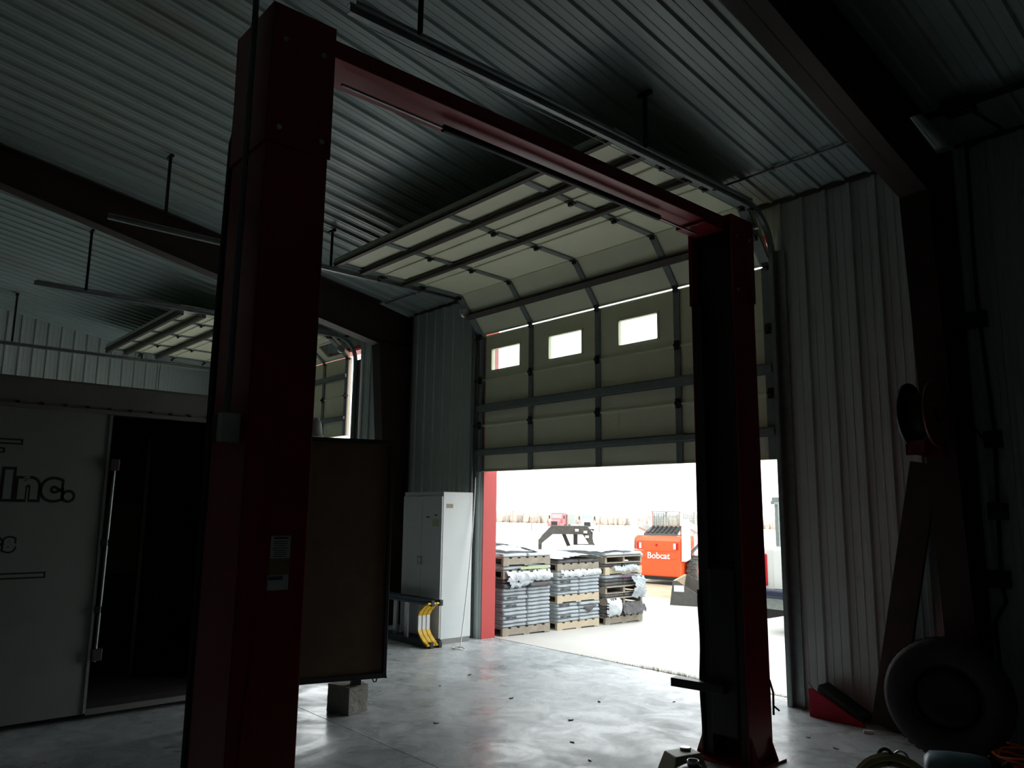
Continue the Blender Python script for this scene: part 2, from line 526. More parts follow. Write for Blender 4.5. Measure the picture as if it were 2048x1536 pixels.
# ------------------------------------------------------------------ overhead doors
def overhead_door(name, x0, x1, path, wins, label, stiles, struts, gap_at):
    """path: list of (y, z) section joints from the bottom edge up; inside face"""
    t = thing(name, ((x0 + x1) / 2, path[0][0], path[0][1]), label, 'overhead door', None, 'structure')
    TH = 0.045
    secs = list(zip(path, path[1:]))
    for si, (a, b) in enumerate(secs):
        A = Vector((0, *a)); B = Vector((0, *b))
        d = (B - A).normalized()
        out = Vector((0, d.z, -d.y))            # to the outside / top
        L = (B - A).length
        g0 = .017 if si == gap_at else .0025
        lo, hi = g0, L - (.0015 if si + 1 != gap_at else .006)
        def P(x, s, o):
            return (x, *(A + d * s + out * o).yz)
        p = MB()
        def slab(xa, xb, sa, sb, oa=0, ob=TH):
            v = [P(xa, sa, oa), P(xb, sa, oa), P(xb, sa, ob), P(xa, sa, ob)]
            v2 = [P(xa, sb, oa), P(xb, sb, oa), P(xb, sb, ob), P(xa, sb, ob)]
            vs = [p.bm.verts.new(q) for q in v + v2]
            for f in ((3, 2, 1, 0), (4, 5, 6, 7), (0, 1, 5, 4), (1, 2, 6, 5), (2, 3, 7, 6), (3, 0, 4, 7)):
                p.bm.faces.new([vs[i] for i in f])
        w_here = wins if wins and wins['section'] == si else None
        if w_here:
            s0, s1 = w_here['s']
            slab(x0, x1, lo, s0); slab(x0, x1, s1, hi)
            e = x0
            for wa, wb in w_here['x']:
                slab(e, wa, s0, s1); e = wb
            slab(e, x1, s0, s1)
        else:
            slab(x0, x1, lo, hi)
        # thin stiffening lips along the joints
        slab(x0, x1, lo, lo + .010, -.013, 0); slab(x0, x1, hi - .010, hi, -.013, 0)
        sec = p.build('door_section', M_DOOR, t)
        if w_here:
            for wa, wb in w_here['x']:
                p = MB()
                b_ = .016
                slab(wa - b_, wb + b_, s0 - b_, s0 + .004, -.014, -.001); slab(wa - b_, wb + b_, s1 - .004, s1 + b_, -.014, -.001)
                slab(wa - b_, wa + .004, s0, s1, -.014, -.001); slab(wb - .004, wb + b_, s0, s1, -.014, -.001)
                # rounded inner corners
                for cx, sx in ((wa, 1), (wb, -1)):
                    for cs, ss in ((s0, 1), (s1, -1)):
                        pts = [P(cx, cs, -.008), P(cx + sx * .035, cs, -.008)] + \
                              [P(cx + sx * .035 * (1 - math.sin(q * PI / 8)), cs + ss * .035 * (1 - math.cos(q * PI / 8)), -.008) for q in range(1, 4)] + [P(cx, cs + ss * .035, -.008)]
                        p.prism(pts, out * .02)
                fr = p.build('window_frame', M_DOOR, sec)
                p = MB(); slab(wa, wb, s0, s1, .016, .020)
                p.build('window_pane', M_GLASS, sec)
        p = MB()
        for x in stiles:
            slab(x - .036, x + .036, lo, hi, -.020, -.001)
        for x in (x0 + .05, x1 - .05):
            slab(x - .05, x + .05, lo, hi, -.022, -.001)
        p.build('stile', M_STILE, sec)
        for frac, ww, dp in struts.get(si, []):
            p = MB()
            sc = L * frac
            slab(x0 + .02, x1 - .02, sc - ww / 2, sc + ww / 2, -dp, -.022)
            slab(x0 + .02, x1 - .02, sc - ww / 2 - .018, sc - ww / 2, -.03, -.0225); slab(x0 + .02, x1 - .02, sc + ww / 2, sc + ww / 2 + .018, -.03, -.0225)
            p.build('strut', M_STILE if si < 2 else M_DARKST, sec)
        if si:
            for x in list(stiles) + [x0 + .05, x1 - .05]:
                p = MB()
                slab(x - .03, x + .03, -.045, .05, -.030, -.0205)
                slab(x - .022, x + .022, -.012, .016, -.056, -.030)
                p.build('hinge', M_BLACKST, sec)
            for x, sgn in ((x0, -1), (x1, 1)):
                p = MB()
                q = Vector(P(x, 0.0, -.055))
                p.tube([q, q + Vector((sgn * .05, 0, 0))], .006, 6)
                p.lathe([(0.0, -.009), (.022, -.009), (.022, .009), (0.0, .009)], frame(q + Vector((sgn * .042, 0, 0)), (0, 1, 0), (0, 0, 1)), 14)
                p.build('roller', M_BLACKST, sec)
    return t
path1 = [(6.3, 2.055), (6.3, 2.648), (6.3, 3.241), (6.3, 3.834), (5.912, 4.32), (5.335, 4.338), (4.745, 4.345), (4.11, 4.37)]
S1 = {0: [(.42, .05, .06)], 1: [(.38, .07, .06)], 3: [(.52, .06, .06)], 5: [(.43, .055, .06)], 6: [(.42, .055, .06), (.965, .045, .05)]}
d1 = overhead_door('door_1', -7.76, -3.52, path1,
    dict(section=2, s=(.112, .393), x=[(-7.5, -6.955), (-6.445, -5.905), (-5.36, -4.83), (-4.30, -3.76)]),
    'half-raised cream sectional overhead door with lit windows behind the lift', (-6.75, -5.66, -4.585), S1, 3)
path2 = [(6.3, 2.72), (6.3, 3.04), (6.3, 3.42), (6.3, 4.04), (5.95, 4.33), (5.37, 4.345), (4.78, 4.345), (4.19, 4.35), (3.55, 4.36), (3.08, 4.37)]
path2 = [(6.3, 2.74), (6.3, 3.395), (6.3, 4.05), (5.93, 4.35), (5.32, 4.365), (4.72, 4.37), (4.13, 4.375), (3.53, 4.38), (2.98, 4.385)]
path2 = [(6.3, 2.74), (6.3, 3.395), (6.3, 4.05), (5.912, 4.36), (5.32, 4.375), (4.73, 4.38), (4.14, 4.38), (3.55, 4.385)]
S2 = {0: [(.45, .05, .06)], 1: [(.52, .06, .06)], 3: [(.5, .05, .07)], 5: [(.5, .055, .085)], 6: [(.42, .055, .085), (.955, .05, .10)]}
d2 = overhead_door('door_2', -15.12, -11.17, path2,
    dict(section=2, s=(.10, .36), x=[(-14.8, -14.3), (-13.75, -13.25), (-12.7, -12.2), (-11.75, -11.25)]),
    'raised cream sectional overhead door in the far left bay', (-14.1, -13.05, -12.0), S2, 2)
p = MB()
mxs = Matrix.Identity(4)
p.box(-3.66, -3.60, YW - .003, YW - .0005, 2.12, 2.26)
p.build('sticker', M_WHITE, d1)

def door_track(x, sgn, y_end, hang, zt, label, bottom):
    """x: centre of track; sgn: side the room-side web stands on"""
    t = thing('door_track', (x, YW - .05, bottom), label, 'door track', None)
    pts = [(YW - .058, bottom), (YW - .058, zt - .42)]
    r = .38
    for k in range(1, 9):
        a = k / 8 * PI / 2
        pts.append((YW - .058 - r * (1 - math.cos(a)), zt - r + r * math.sin(a) - .0))
    pts.append((y_end, zt))
    m = MB()
    # C channel: web + two lips swept along the path
    for off, w0, w1 in ((0, -.028, .028), (-sgn * .02, .022, .028), (-sgn * .02, -.028, -.022)):
        xa, xb = (x + off - .002, x + off + .002) if off == 0 else (x - sgn * .036, x)
        xa, xb = min(xa, xb), max(xa, xb)
        prevq = None
        for i, (y, z) in enumerate(pts):
            y0, z0 = pts[max(i - 1, 0)]; y1, z1 = pts[min(i + 1, len(pts) - 1)]
            d = Vector((0, y1 - y0, z1 - z0)).normalized()
            n = Vector((0, -d.z, d.y))
            q = [m.bm.verts.new(Vector((xx, y, z)) + n * ww) for xx, ww in ((xa, w0), (xb, w0), (xb, w1), (xa, w1))]
            if prevq:
                for k in range(4):
                    m.bm.faces.new([prevq[k], prevq[(k + 1) % 4], q[(k + 1) % 4], q[k]])
            else:
                m.bm.faces.new(q[::-1])
            prevq = q
        m.bm.faces.new(prevq)
    m.build('track_channel', M_GALV, t)
    a = MB()
    a.box(x + sgn * .004, x + sgn * .09, YW - .028, YW - .024, bottom, zt - .35)
    a.box(x + sgn * .004, x + sgn * .008, YW - .085, YW - .024, bottom, zt - .35)
    a.build('wall_angle', M_GALV, t)
    a = MB()
    a.bar((x + sgn * .012, YW - .43, zt + .012), (x + sgn * .012, y_end + .02, zt + .012), .034, .005)
    a.bar((x + sgn * .029, YW - .43, zt + .022), (x + sgn * .029, y_end + .02, zt + .022), .004, .024)
    a.build('stiffening_angle', M_GALV, t)
    for y in hang:
        h = MB()
        zc = ceil_z(y) - .026
        h.box(x + sgn * .04, x + sgn * .072, y - .002, y + .002, zt, zc)
        h.box(x + sgn * .04, x + sgn * .044, y - .016, y + .016, zt, zc)
        h.box(x - .06 + sgn * .05, x + .06 + sgn * .05, y - .018, y + .018, zc - .03 , zc - .002)
        h.build('hanger', M_BLACKST, t)
    c = MB()
    c.tube([(x - sgn * .05, YW - .5, zt - .06), (x - sgn * .05, y_end + .15, zt - .035)], .0035, 6)
    c.build('lift_cable', M_GALV, t)
    d = MB()
    zz = zt - .03
    d.lathe([(0, -.03), (.062, -.03), (.05, -.02), (.05, .02), (.062, .03), (0, .03)], frame((x - sgn * .09, YW - .30, zz - .16), (0, 1, 0), (0, 0, 1)), 20)
    d.tube([(x - sgn * .06, YW - .30, zz - .16), (x + sgn * .004, YW - .30, zz - .16)], .012, 8)
    d.build('pulley', M_ALU, t)
    return t
door_track(-7.80, -1, 1.74, (2.27, 4.12), 4.30, 'galvanised overhead door track along the left edge of the near door', .0)
door_track(-3.47, 1, 1.86, (2.29, 4.35), 4.30, 'galvanised door track above the lift beam, at the right edge of the near door', .0)
door_track(-15.16, -1, 1.6, (2.13, 4.2), 4.25, 'thin galvanised door track along the left edge of the far raised door', .0)
door_track(-10.86, 1, 1.68, (2.25, 4.2), 4.30, 'galvanised door track along the right edge of the far raised door', .0)

# conduit under the ceiling near the eave, one run per bay
for (xa, xb), lab in (((-9.28, -2.17), 'thin conduit clipped across the ceiling above the near overhead door'),
                      ((-1.93, 2.5), 'bundle of dark conduits crossing the ceiling at the upper right corner')):
    t = thing('conduit', (xa, 5.77, ceil_z(5.77) - .05), lab, 'conduit')
    z = ceil_z(5.77) - .036 - (0 if xa < -5 else .03)
    n = 1 if xa < -5 else 3
    for k in range(n):
        m = MB(); m.tube([(xa, 5.77 - .035 * k, z), (xb, 5.77 - .035 * k, z)], .011, 8); m.build('pipe', M_STILE if n == 1 else M_BLACKST, t)
    for x in [xa + .7 + .9 * q for q in range(int((xb - xa - .7) / .9) + 1)]:
        m = MB(); m.box(x - .018, x + .018, 5.77 - .035 * (n - 1) - .022, 5.77 + .022, z - .013, z + .012); m.build('clip', M_GALV if n == 1 else M_BLACKST, t)
    if n == 3:
        m = MB(); m.box(-1.80, -1.62, 5.62, 5.80, z - .05, z + .02); m.build('junction_box', M_BLACKST, t)
        m = MB(); m.tube([(-1.7, 5.62, z - .02), (-1.62, 5.7, z - .09), (-1.52, 5.95, z - .17), (-1.62, 6.15, z - .1), (-1.8, 6.2, z - .12)], .012, 8); m.build('flexible_whip', M_BLACK, t)

t = thing('wall_conduit', (-1.84, 6.25, .6), 'dark electrical conduit with outlet boxes down the wall right of the column', 'conduit')
m = MB(); m.tube([(-1.84, 6.255, 4.40), (-1.86, 6.255, 3.2), (-1.82, 6.255, 2.2), (-1.86, 6.255, 1.12), (-1.84, 6.255, 1.0), (-1.96 + .04, 6.255, .85), (-1.91, 6.255, .5), (-1.91, 6.255, .02)], .014, 8); m.build('pipe', M_BLACKST, t)
for z, w, x in ((3.02, .10, -1.90), (2.13, .055, -1.83), (1.62, .06, -1.84), (1.15, .07, -1.87)):
    m = MB(); m.box(x - w, x + w, 6.215, 6.275, z - .06, z + .06); m.build('outlet_box', M_BLACKST, t, .004)

# ------------------------------------------------------------------ two-post lift
LIFT = thing('two_post_lift', (-3.0, 3.0, 0), 'tall dark red two-post vehicle lift with an overhead beam', 'vehicle lift')
XA, XB = -3.20, -2.85
def lift_post(ya, yb, opening, ztop):
    """opening +1: open side towards +y"""
    m = MB()
    tk = .012
    back = ya if opening > 0 else yb
    m.box(XA, XB, back - (0 if opening > 0 else tk), back + (tk if opening > 0 else 0), 0.012, ztop)
    m.box(XA, XA + tk, ya, yb, 0.012, ztop); m.box(XB - tk, XB, ya, yb, 0.012, ztop)
    fr = yb if opening > 0 else ya
    f0, f1 = (fr - tk, fr) if opening > 0 else (fr, fr + tk)
    post = m.build('post', M_LIFT, LIFT, .008)
    for xa_, xb_ in ((XA + tk, XA + .085), (XB - .06, XB - tk)):
        m = MB(); m.box(xa_, xb_, f0, f1, 0.02, 3.06); m.build('slide_lip', M_GREASE if opening < 0 else M_LIFT, post, .002)
    s = MB()
    e = .008
    if opening > 0: s.box(XA - e, XB + e, ya - e, ya - .0005, 3.06, ztop + .012)
    else: s.box(XA - e, XB + e, yb + .0005, yb + e, 3.06, ztop + .012)
    s.box(XA - e, XA - .0005, ya - e, yb + e, 3.06, ztop + .012); s.box(XB + .0005, XB + e, ya - e, yb + e, 3.06, ztop + .012)
    s.box(XA - e, XB + e, ya - e, yb + e, ztop + .004, ztop + .014)
    s.build('extension_sleeve', M_LIFT, post, .003)
    b = MB()
    b.box(XA - .07, XB + .07, ya - .07, yb + .06, 0, .016)
    b.build('base_plate', M_LIFT, post)
    for x, sg in ((XB, 1), (XA, -1)):
        for y in (ya + .02, yb - .03):
            g = MB(); g.prism([(x, y, .016), (x + sg * .06, y, .016), (x, y, .17)], (0, .012, 0)); g.build('gusset', M_LIFT, post)
    for y, z in ((ya + .045, 3.126), (yb - .04, 3.126), (ya + .05, 3.52), (yb - .05, 3.52)):
        g = MB(); g.lathe([(0, 0), (.013, 0), (.013, .009), (.008, .012), (0, .012)], frame((XB + e, y, z), (0, 1, 0), (0, 0, 1)), 6); g.build('bolt', M_ALU, post)
    return post
near = lift_post(1.182, 1.457, 1, 3.66)
far = lift_post(4.565, 4.83, -1, 3.655)
# far carriage inside its channel (dark), arm stub and safety latch
c = MB()
c.box(XA + .02, XB - .02, 4.60, 4.80, .18, 1.25)
c.box(XA + .09, XB - .06, 4.548, 4.62, .16, 1.22)
car = c.build('carriage', M_GREASE, far, .01)
c = MB(); c.box(XA + .014, XB - .014, 4.64, 4.81, 1.25, 3.62); c.build('column_cover', M_GREASE, far)
c = MB()
c.bar((-2.98, 4.52, .46), (-3.35, 4.46, .46), .075, .055); 
c.build('lift_arm', M_BLACKST, car, .004)
c = MB(); c.tube([(-2.852, 4.838, .50), (-2.835, 4.85, .42), (-2.838, 4.85, .28)], .008, 6); c.tube([(-2.84, 4.85, .34), (-2.80, 4.86, .31)], .006, 6); c.build('release_cable', M_BLACKST, far)
for z0 in (.62, 1.0, 1.3):
    pass
c = MB()
pts = [(-3.185 + .006 * math.sin(k * .9), 4.553, .03 + k * .08) for k in range(14)]
c.tube(pts, .012, 8); c.build('hydraulic_hose', M_BLACK, far)
c = MB(); c.box(XA + .02, XB - .02, 1.20, 1.43, .2, 1.1); c.box(XA + .09, XB - .06, 1.40, 1.475, .2, 1.1); c.build('carriage', M_GREASE, near, .01)
# overhead beam: inverted channel with a padded shut-off bar below
bx0, bx1 = -3.135, -2.90
m = MB()
m.box(bx0, bx1, 1.466, 4.556, 3.652, 3.662)
m.box(bx0, bx0 + .008, 1.466, 4.556, 3.58, 3.655); m.box(bx1 - .008, bx1, 1.466, 4.556, 3.58, 3.655)
m.box(bx0, bx1, 1.466, 4.556, 3.578, 3.584)
beam = m.build('overhead_beam', M_LIFT, LIFT, .003)
m = MB(); m.box(bx0 - .004, bx1 + .004, 4.315, 4.556, 3.556, 3.577); m.build('beam_bracket', M_LIFT, beam, .003)
m = MB(); m.tube([(-3.03, 1.60, 3.545), (-3.03, 2.19, 3.537)], .008, 8); m.build('shutoff_rod', M_ALU, beam)
m = MB(); m.tube([(-3.03, 3.98, 3.533), (-3.03, 4.42, 3.53)], .008, 8); m.build('shutoff_rod', M_ALU, beam)
m = MB(); m.tube([(-3.03, 2.19, 3.537), (-3.03, 3.98, 3.533)], .021, 12); m.build('padded_bar', M_BLACK, beam)
# near post fittings
m = MB(); m.box(-2.848, -2.846, 1.305, 1.385, 1.40, 1.485); st = m.build('sticker', M_WHITE, near)
st['label'] = 'white printed warning sticker'
m = MB()
m.box(-2.8458, -2.8450, 1.315, 1.375, 1.474, 1.480)
random.seed(3)
for k in range(8):
    y = 1.31 + random.random() * .01
    m.box(-2.8458, -2.8450, y, 1.365 + random.random() * .013, 1.462 - k * .008, 1.4645 - k * .008)
m.build('print', M_INK, st)
m = MB(); m.box(-2.848, -2.846, 1.303, 1.385, 1.338, 1.3995); o = m.build('sticker', M_GOLD, near); o['label'] = 'gold middle sticker'
m = MB(); m.box(-2.848, -2.846, 1.300, 1.384, 1.282, 1.3375); st2 = m.build('sticker', M_WHITE, near); st2['label'] = 'white lower sticker with a blue band'
m = MB(); m.box(-2.8458, -2.8448, 1.303, 1.36, 1.320, 1.334); m.build('print', M_BLUEST, st2)
m = MB(); m.box(-3.005, -2.905, 1.105, 1.174, 1.84, 1.945); ob = m.build('outlet_box', M_BLACKST, near, .004)
m = MB(); m.box(-2.925, -2.878, 1.096, 1.168, 1.836, 1.946); m.build('cover_plate', M_ALU, ob, .002)
m = MB(); m.tube([(-2.955, 1.142, 1.94), (-2.955, 1.142, 3.68), (-2.955, 1.142, ceil_z(1.14) - .03)], .013, 10); m.build('conduit', M_STILE, near)
for k, x in enumerate((-3.225, -3.245)):
    m = MB()
    m.tube([(x + .03, 1.2, 3.3), (x, 1.19, 3.18), (x - .012, 1.19, 2.7), (x - .006, 1.185, 2.2), (x + .004, 1.185, 1.6), (x, 1.185, .9), (x, 1.185, .03)], .013, 8)
    m.build('hydraulic_hose', M_BLACK, near)
m = MB(); m.box(-3.262, -3.205, 1.19, 1.33, 1.55, 2.55); m.build('side_channel', M_BLACKST, near, .006)

# ------------------------------------------------------------------ box trailer on the left
TX = -6.65
TR = thing('box_trailer', (-7.8, .5, 0), 'white lettered box trailer with a dark open side, left of the lift', 'trailer')
m = MB()
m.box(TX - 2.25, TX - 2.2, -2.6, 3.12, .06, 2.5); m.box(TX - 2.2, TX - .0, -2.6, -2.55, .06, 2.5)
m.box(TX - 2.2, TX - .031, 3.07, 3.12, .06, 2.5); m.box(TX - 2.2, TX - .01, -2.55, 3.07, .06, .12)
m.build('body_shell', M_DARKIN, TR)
m = MB(); m.box(TX - 2.26, TX + .0, -2.62, 3.13, 2.50, 2.53); m.build('roof', M_RAIL, TR)
m = MB(); m.box(TX - .03, TX, -2.6, 1.645, .045, 2.30); sp = m.build('side_panel', M_TRAIL, TR)
sp['label'] = 'white side panel with black outlined lettering'
m = MB(); m.box(TX - .03, TX + .012, -2.6, 3.12, 2.325, 2.515); hr = m.build('top_rail', M_RAIL, TR)
m = MB(); m.box(TX - .03, TX + .028, -2.6, 3.12, 2.295, 2.325); m.build('drip_rail', M_RAIL, hr)
rv = None
for k in range(15):
    y = .70 + k * .155
    if rv is None:
        m = MB(); m.box(TX + .012, TX + .022, y - .012, y + .012, 2.330, 2.345); rv = m.build('rivet', M_BLACKST, hr)
    else:
        o = rv.copy(); COL.objects.link(o); o.location = (0, k * .155, 0)
m = MB(); m.box(TX - .02, TX + .012, 1.645, 1.665, .05, 2.29); m.build('edge_trim', M_ALU, TR)
m = MB(); m.tube([(TX + .03, 1.69, .42), (TX + .03, 1.705, 1.93)], .011, 8)
lr = m.build('lock_rod', M_GALV, TR)
for z in (1.90, .47):
    m = MB(); m.box(TX, TX + .05, 1.665, 1.735, z - .045, z + .045); m.build('lock_bracket', M_DARKST, lr, .006)
for z in (.8, 1.3):
    m = MB(); m.box(TX, TX + .04, 1.66, 1.71, z - .025, z + .025); m.build('rod_guide', M_BLACKST, lr)
for y in (-2.5, .2, 2.8):
    m = MB(); m.box(TX - 2.1, TX - .02, y, y + .2, 0, .06); m.build('skid', M_DARKIN, TR)
m = MB(); m.box(TX - .02, TX + .01, 1.665, 3.12, .035, .075); m.build('sill', M_RAIL, TR)
m = MB(); m.box(TX - .9, TX - .86, 2.2, 2.23, .12, 2.2); m.box(TX - 1.9, TX - 1.87, 1.9, 2.5, .9, 1.6); m.build('inner_post', M_DARKST, TR)
def lettering(s, size, y, z, fat, line, shear=0.0, spacing=1.0):
    mx = frame((TX + .0012, y, z), (0, 1, 0), (0, 0, 1))
    o = text_polys(s, size, fat + line, mx, .0005, shear, spacing).build('lettering_outline', M_INK, sp)
    mx = frame((TX + .0032, y, z), (0, 1, 0), (0, 0, 1))
    return text_polys(s, size, fat, mx, .0005, shear, spacing).build('lettering', M_TRAIL, sp)
lettering('Inc.', .275, .975, 1.636, .012, .021, 0, 1.18)
lettering('es', .18, .925, 1.258, .007, .013, 0, 1.14)
def bar_mark(y0, y1, z0, z1):
    m = MB(); m.box(TX + .0004, TX + .0012, y0, y1, z0, z1); m.build('stripe_outline', M_INK, sp)
    m = MB(); m.box(TX + .0012, TX + .0022, y0 - .05, y1 - .014, z0 + .012, z1 - .012); m.build('stripe', M_TRAIL, sp)
bar_mark(.0, 1.31, 1.052, 1.098)
bar_mark(.0, 1.075, 2.02, 2.062)
bar_mark(.0, .968, 1.955, 1.995)

# plywood panel propped on a block
p0 = Vector((-5.89, 2.25, 0)); p1 = Vector((-5.511, 3.56, 0))
dv = (p1 - p0).normalized(); nv = Vector((dv.y, -dv.x, 0))
PN = thing('plywood_panel', (-5.7, 2.9, .25), 'brown plywood panel in a dark frame propped on a concrete block', 'panel')
mx = frame(p0, dv, (0, 0, 1))
LEN = (p1 - p0).length
m = MB(); m.box(.02, LEN - .02, .27, 2.13, -.012, .012, mx); m.build('plywood_sheet', M_PLY, PN)
m = MB()
m.box(0, LEN, .25, .29, -.035, .035, mx); m.box(0, LEN, 2.11, 2.147, -.035, .035, mx)
m.box(LEN - .03, LEN, .25, 2.147, -.035, .035, mx); m.box(0, .03, .25, 2.147, -.035, .035, mx)
m.build('steel_frame', M_BLACKST, PN, .004)
m = MB(); m.box(.0, .05, 0, .25, -.03, .03, mx); m.build('drop_leg', M_BLACKST, PN)
jc = (3.33 - 2.25) / dv.y
m = MB(); m.box(jc - .035, jc + .035, .213, .25, -.035, .035, mx); m.build('jack_foot', M_BLACKST, PN)
m = MB(); m.tube([mx @ Vector((jc + .13, .25, .02)), mx @ Vector((jc + .14, .225, .02)), mx @ Vector((jc + .16, .225, .02)), mx @ Vector((jc + .165, .25, .02))], .006, 6); m.build('hook', M_BLACKST, PN)
# concrete block (chipped)
m = MB()
mxb = Matrix.Translation((-5.665, 3.315, 0)) @ Matrix.Rotation(R(16), 4, 'Z')
bmesh.ops.create_cube(m.bm, size=1)
bmesh.ops.subdivide_edges(m.bm, edges=m.bm.edges[:], cuts=7, use_grid_fill=True)
for v in m.bm.verts:
    q = v.co
    c = Vector((q.x * .235, q.y * .215, (q.z + .5) * .213))
    n_ = noise.noise(c * 22) * .007 + noise.noise(c * 60) * .003
    if q.z > -.49 and q.z < .49: c += Vector((q.x, q.y, 0)).normalized() * n_
    if q.x > .3 and q.z > .3: c.z -= .010
    v.co = mxb @ c
o = m.build('concrete_block', M_BLOCK, None, 0.004)
tag(o, 'rough grey concrete block on the floor under the plywood panel', 'block')
# bell-shaped cap on the top edge
m = MB()
q = mx @ Vector(((2.935 - 2.25) / dv.y, 2.1475, 0))
m.lathe([(0, 0), (.062, 0), (.064, .014), (.052, .022), (.05, .05), (.045, .09), (.034, .13), (.02, .155), (0, .16)], Matrix.Translation(q), 28)
o = m.build('bell_shade', M_WHITE, None, 0, True)
tag(o, 'pale bell-shaped shade standing on top of the plywood panel beside the near post', 'shade')

# ------------------------------------------------------------------ cabinet, ladder, rope
CB = thing('storage_cabinet', (-8.03, 5.94, 0), 'tall grey steel two-door storage cabinet left of the near door', 'cabinet')
x0, x1, y0, y1, zt = -8.44, -7.605, 5.655, 6.11, 1.79
m = MB(); m.box(x0, x1, y0, y1, .06, zt); m.build('body', M_CAB, CB, .006)
m = MB(); m.box(x0 + .01, x1 - .006, y0 + .02, y1 - .01, 0, .06); m.build('plinth', M_RAIL, CB)
xm = (x0 + x1) / 2
for a, b, hx in ((x0 + .006, xm - .002, xm - .035), (xm + .002, x1 - .006, xm + .035)):
    m = MB(); m.box(a, b, y0 - .018, y0 - .0005, .075, zt - .055); dd = m.build('door', M_CAB, CB, .004)
    m = MB(); m.box(hx - .007, hx + .007, y0 - .05, y0 - .036, .9, 1.01); m.box(hx - .007, hx + .007, y0 - .036, y0 - .018, .905, .92); m.box(hx - .007, hx + .007, y0 - .036, y0 - .018, .99, 1.005); m.build('handle', M_ALU, dd, .002)
m = MB(); m.box(-7.80, -7.66, y0 - .0195, y0 - .018, 1.37, 1.46); m.build('sticker', M_GREENL, CB)
m = MB(); m.box(-7.92, -7.86, y0 - .0195, y0 - .018, 1.475, 1.49); m.box(-7.76, -7.7, y0 - .0195, y0 - .018, 1.50, 1.515); m.build('tape_mark', M_INK, CB)
m = MB(); m.box(x1 + .0, x1 + .002, 5.70, 5.80, 1.595, 1.645); m.build('sticker', M_WOOD, CB)

LD = thing('step_ladder', (-8.3, 5.45, 0), 'folded stepladder with yellow braces lying on its side before the cabinet', 'ladder')
def rail(y, z, m_=M_BLUEFG):
    m = MB()
    m.box(-9.65, -7.48, y - .012, y + .028, z - .004, z + .004); m.box(-9.65, -7.48, y - .012, y - .006, z - .03, z + .03); m.box(-9.65, -7.48, y + .022, y + .028, z - .03, z + .03)
    r_ = m.build('rail', m_, LD)
    m = MB(); m.box(-7.50, -7.462, y - .016, y + .032, z - .033, z + .033); m.build('rubber_foot', M_BLACK, r_, .006)
for y in (5.43, 5.55):
    rail(y, .036); rail(y, .502)
for k in range(6):
    x = -7.80 - k * .30
    m = MB(); m.box(x - .035, x + .035, 5.50 if k % 2 else 5.535, 5.53 if k % 2 else 5.565, .045, .495); m.build('step', M_ALU, LD, .003)
for x in (-7.95, -8.55, -9.2):
    m = MB(); m.tube([(x, 5.43, .05), (x, 5.43, .49)], .012, 8); m.build('rear_rung', M_ALU, LD)
for y in (5.40, 5.46, 5.52):
    for s in (0, 1):
        zz = lambda z: z if s == 0 else .538 - z
        pts = [(-7.47, y, zz(.035)), (-7.55, y, zz(.065)), (-7.635, y, zz(.13)), (-7.675, y, zz(.19))]
        m = MB()
        for a, b in zip(pts, pts[1:]): m.bar(a, b, .05, .02, (0, 0, 1) if s == 0 else (0, 0, -1))
        m.build('brace', M_YEL, LD)
    m = MB(); m.box(-7.69, -7.662, y - .022, y + .022, .185, .353); m.build('bottom_step', M_WHITE, LD)

m = MB()
pts = []
A = Vector((-7.575, 6.12, 1.98)); B = Vector((-7.30, 5.72, .012))
for k in range(15):
    f = k / 14
    pt = A.lerp(B, f ** 1.6); pt.z = A.z + (B.z - A.z) * f
    pts.append(pt)
for k in range(9):
    a = k / 8 * 2 * PI * 1.2
    pts.append(Vector((-7.30 + .07 * math.sin(a) + .01 * k, 5.70 - .05 * (1 - math.cos(a)), .012 + (.008 if k > 4 else 0))))
m.tube(pts, .007, 6)
o = m.build('pull_rope', M_ROPE, None, 0, True)
tag(o, 'thin white pull rope hanging by the left door track and trailing on the floor', 'rope')

# ------------------------------------------------------------------ right-hand corner
RP = thing('wheel_ramp', (-2.98, 6.17, 0), 'red wedge-shaped wheel ramp with a black tread at the foot of the right wall', 'ramp')
for y in (6.06, 6.245):
    m = MB(); m.prism([(-3.23, y, .0), (-2.80, y, .0), (-2.80, y, .025), (-3.20, y, .215), (-3.235, y, .21)], (0, .018, 0)); m.build('side_plate', M_RAMP, RP, .003)
m = MB()
m.prism([(-3.17, 6.078, .203), (-2.82, 6.078, .032), (-2.81, 6.078, .07), (-3.155, 6.078, .25)], (0, .167, 0)); m.build('tread', M_BLACK, RP, .004)
m = MB(); m.bar((-3.215, 6.085, .213), (-3.245, 6.085, .25), .012, .012); m.build('stop_lip', M_GALV, RP)

t = thing('spare_tyre', (-2.08, 5.88, 0), 'large dusty black tyre leaning at the foot of the right column', 'tyre')
tm = Matrix.Translation((-2.10, 5.80, .385)) @ Matrix.Rotation(R(14), 4, 'Z') @ Matrix.Rotation(R(90 - 4), 4, 'X')
m = MB()
m.lathe([(.215, -.085), (.24, -.105), (.30, -.12), (.355, -.105), (.382, -.07), (.386, 0), (.382, .07), (.355, .105), (.30, .12), (.24, .105), (.215, .085)], tm, 64, True)
tyre = m.build('tyre_body', M_TYRE, t, 0, True)
m = MB()
for k in range(48):
    mm = tm @ Matrix.Rotation(2 * PI * k / 48, 4, 'Z')
    for z0, z1 in ((-.068, -.012), (.012, .068)):
        m.box(.378, .3885, -.016, .016, z0, z1, mm)
m.build('tread', M_TYRE, tyre)
m = MB(); m.lathe([(.216, -.085), (.222, -.095), (.205, -.088), (.196, -.03), (.196, .03), (.205, .085), (.216, .085)], tm, 48, True); m.build('rim', M_BLACKST, t, 0, True)
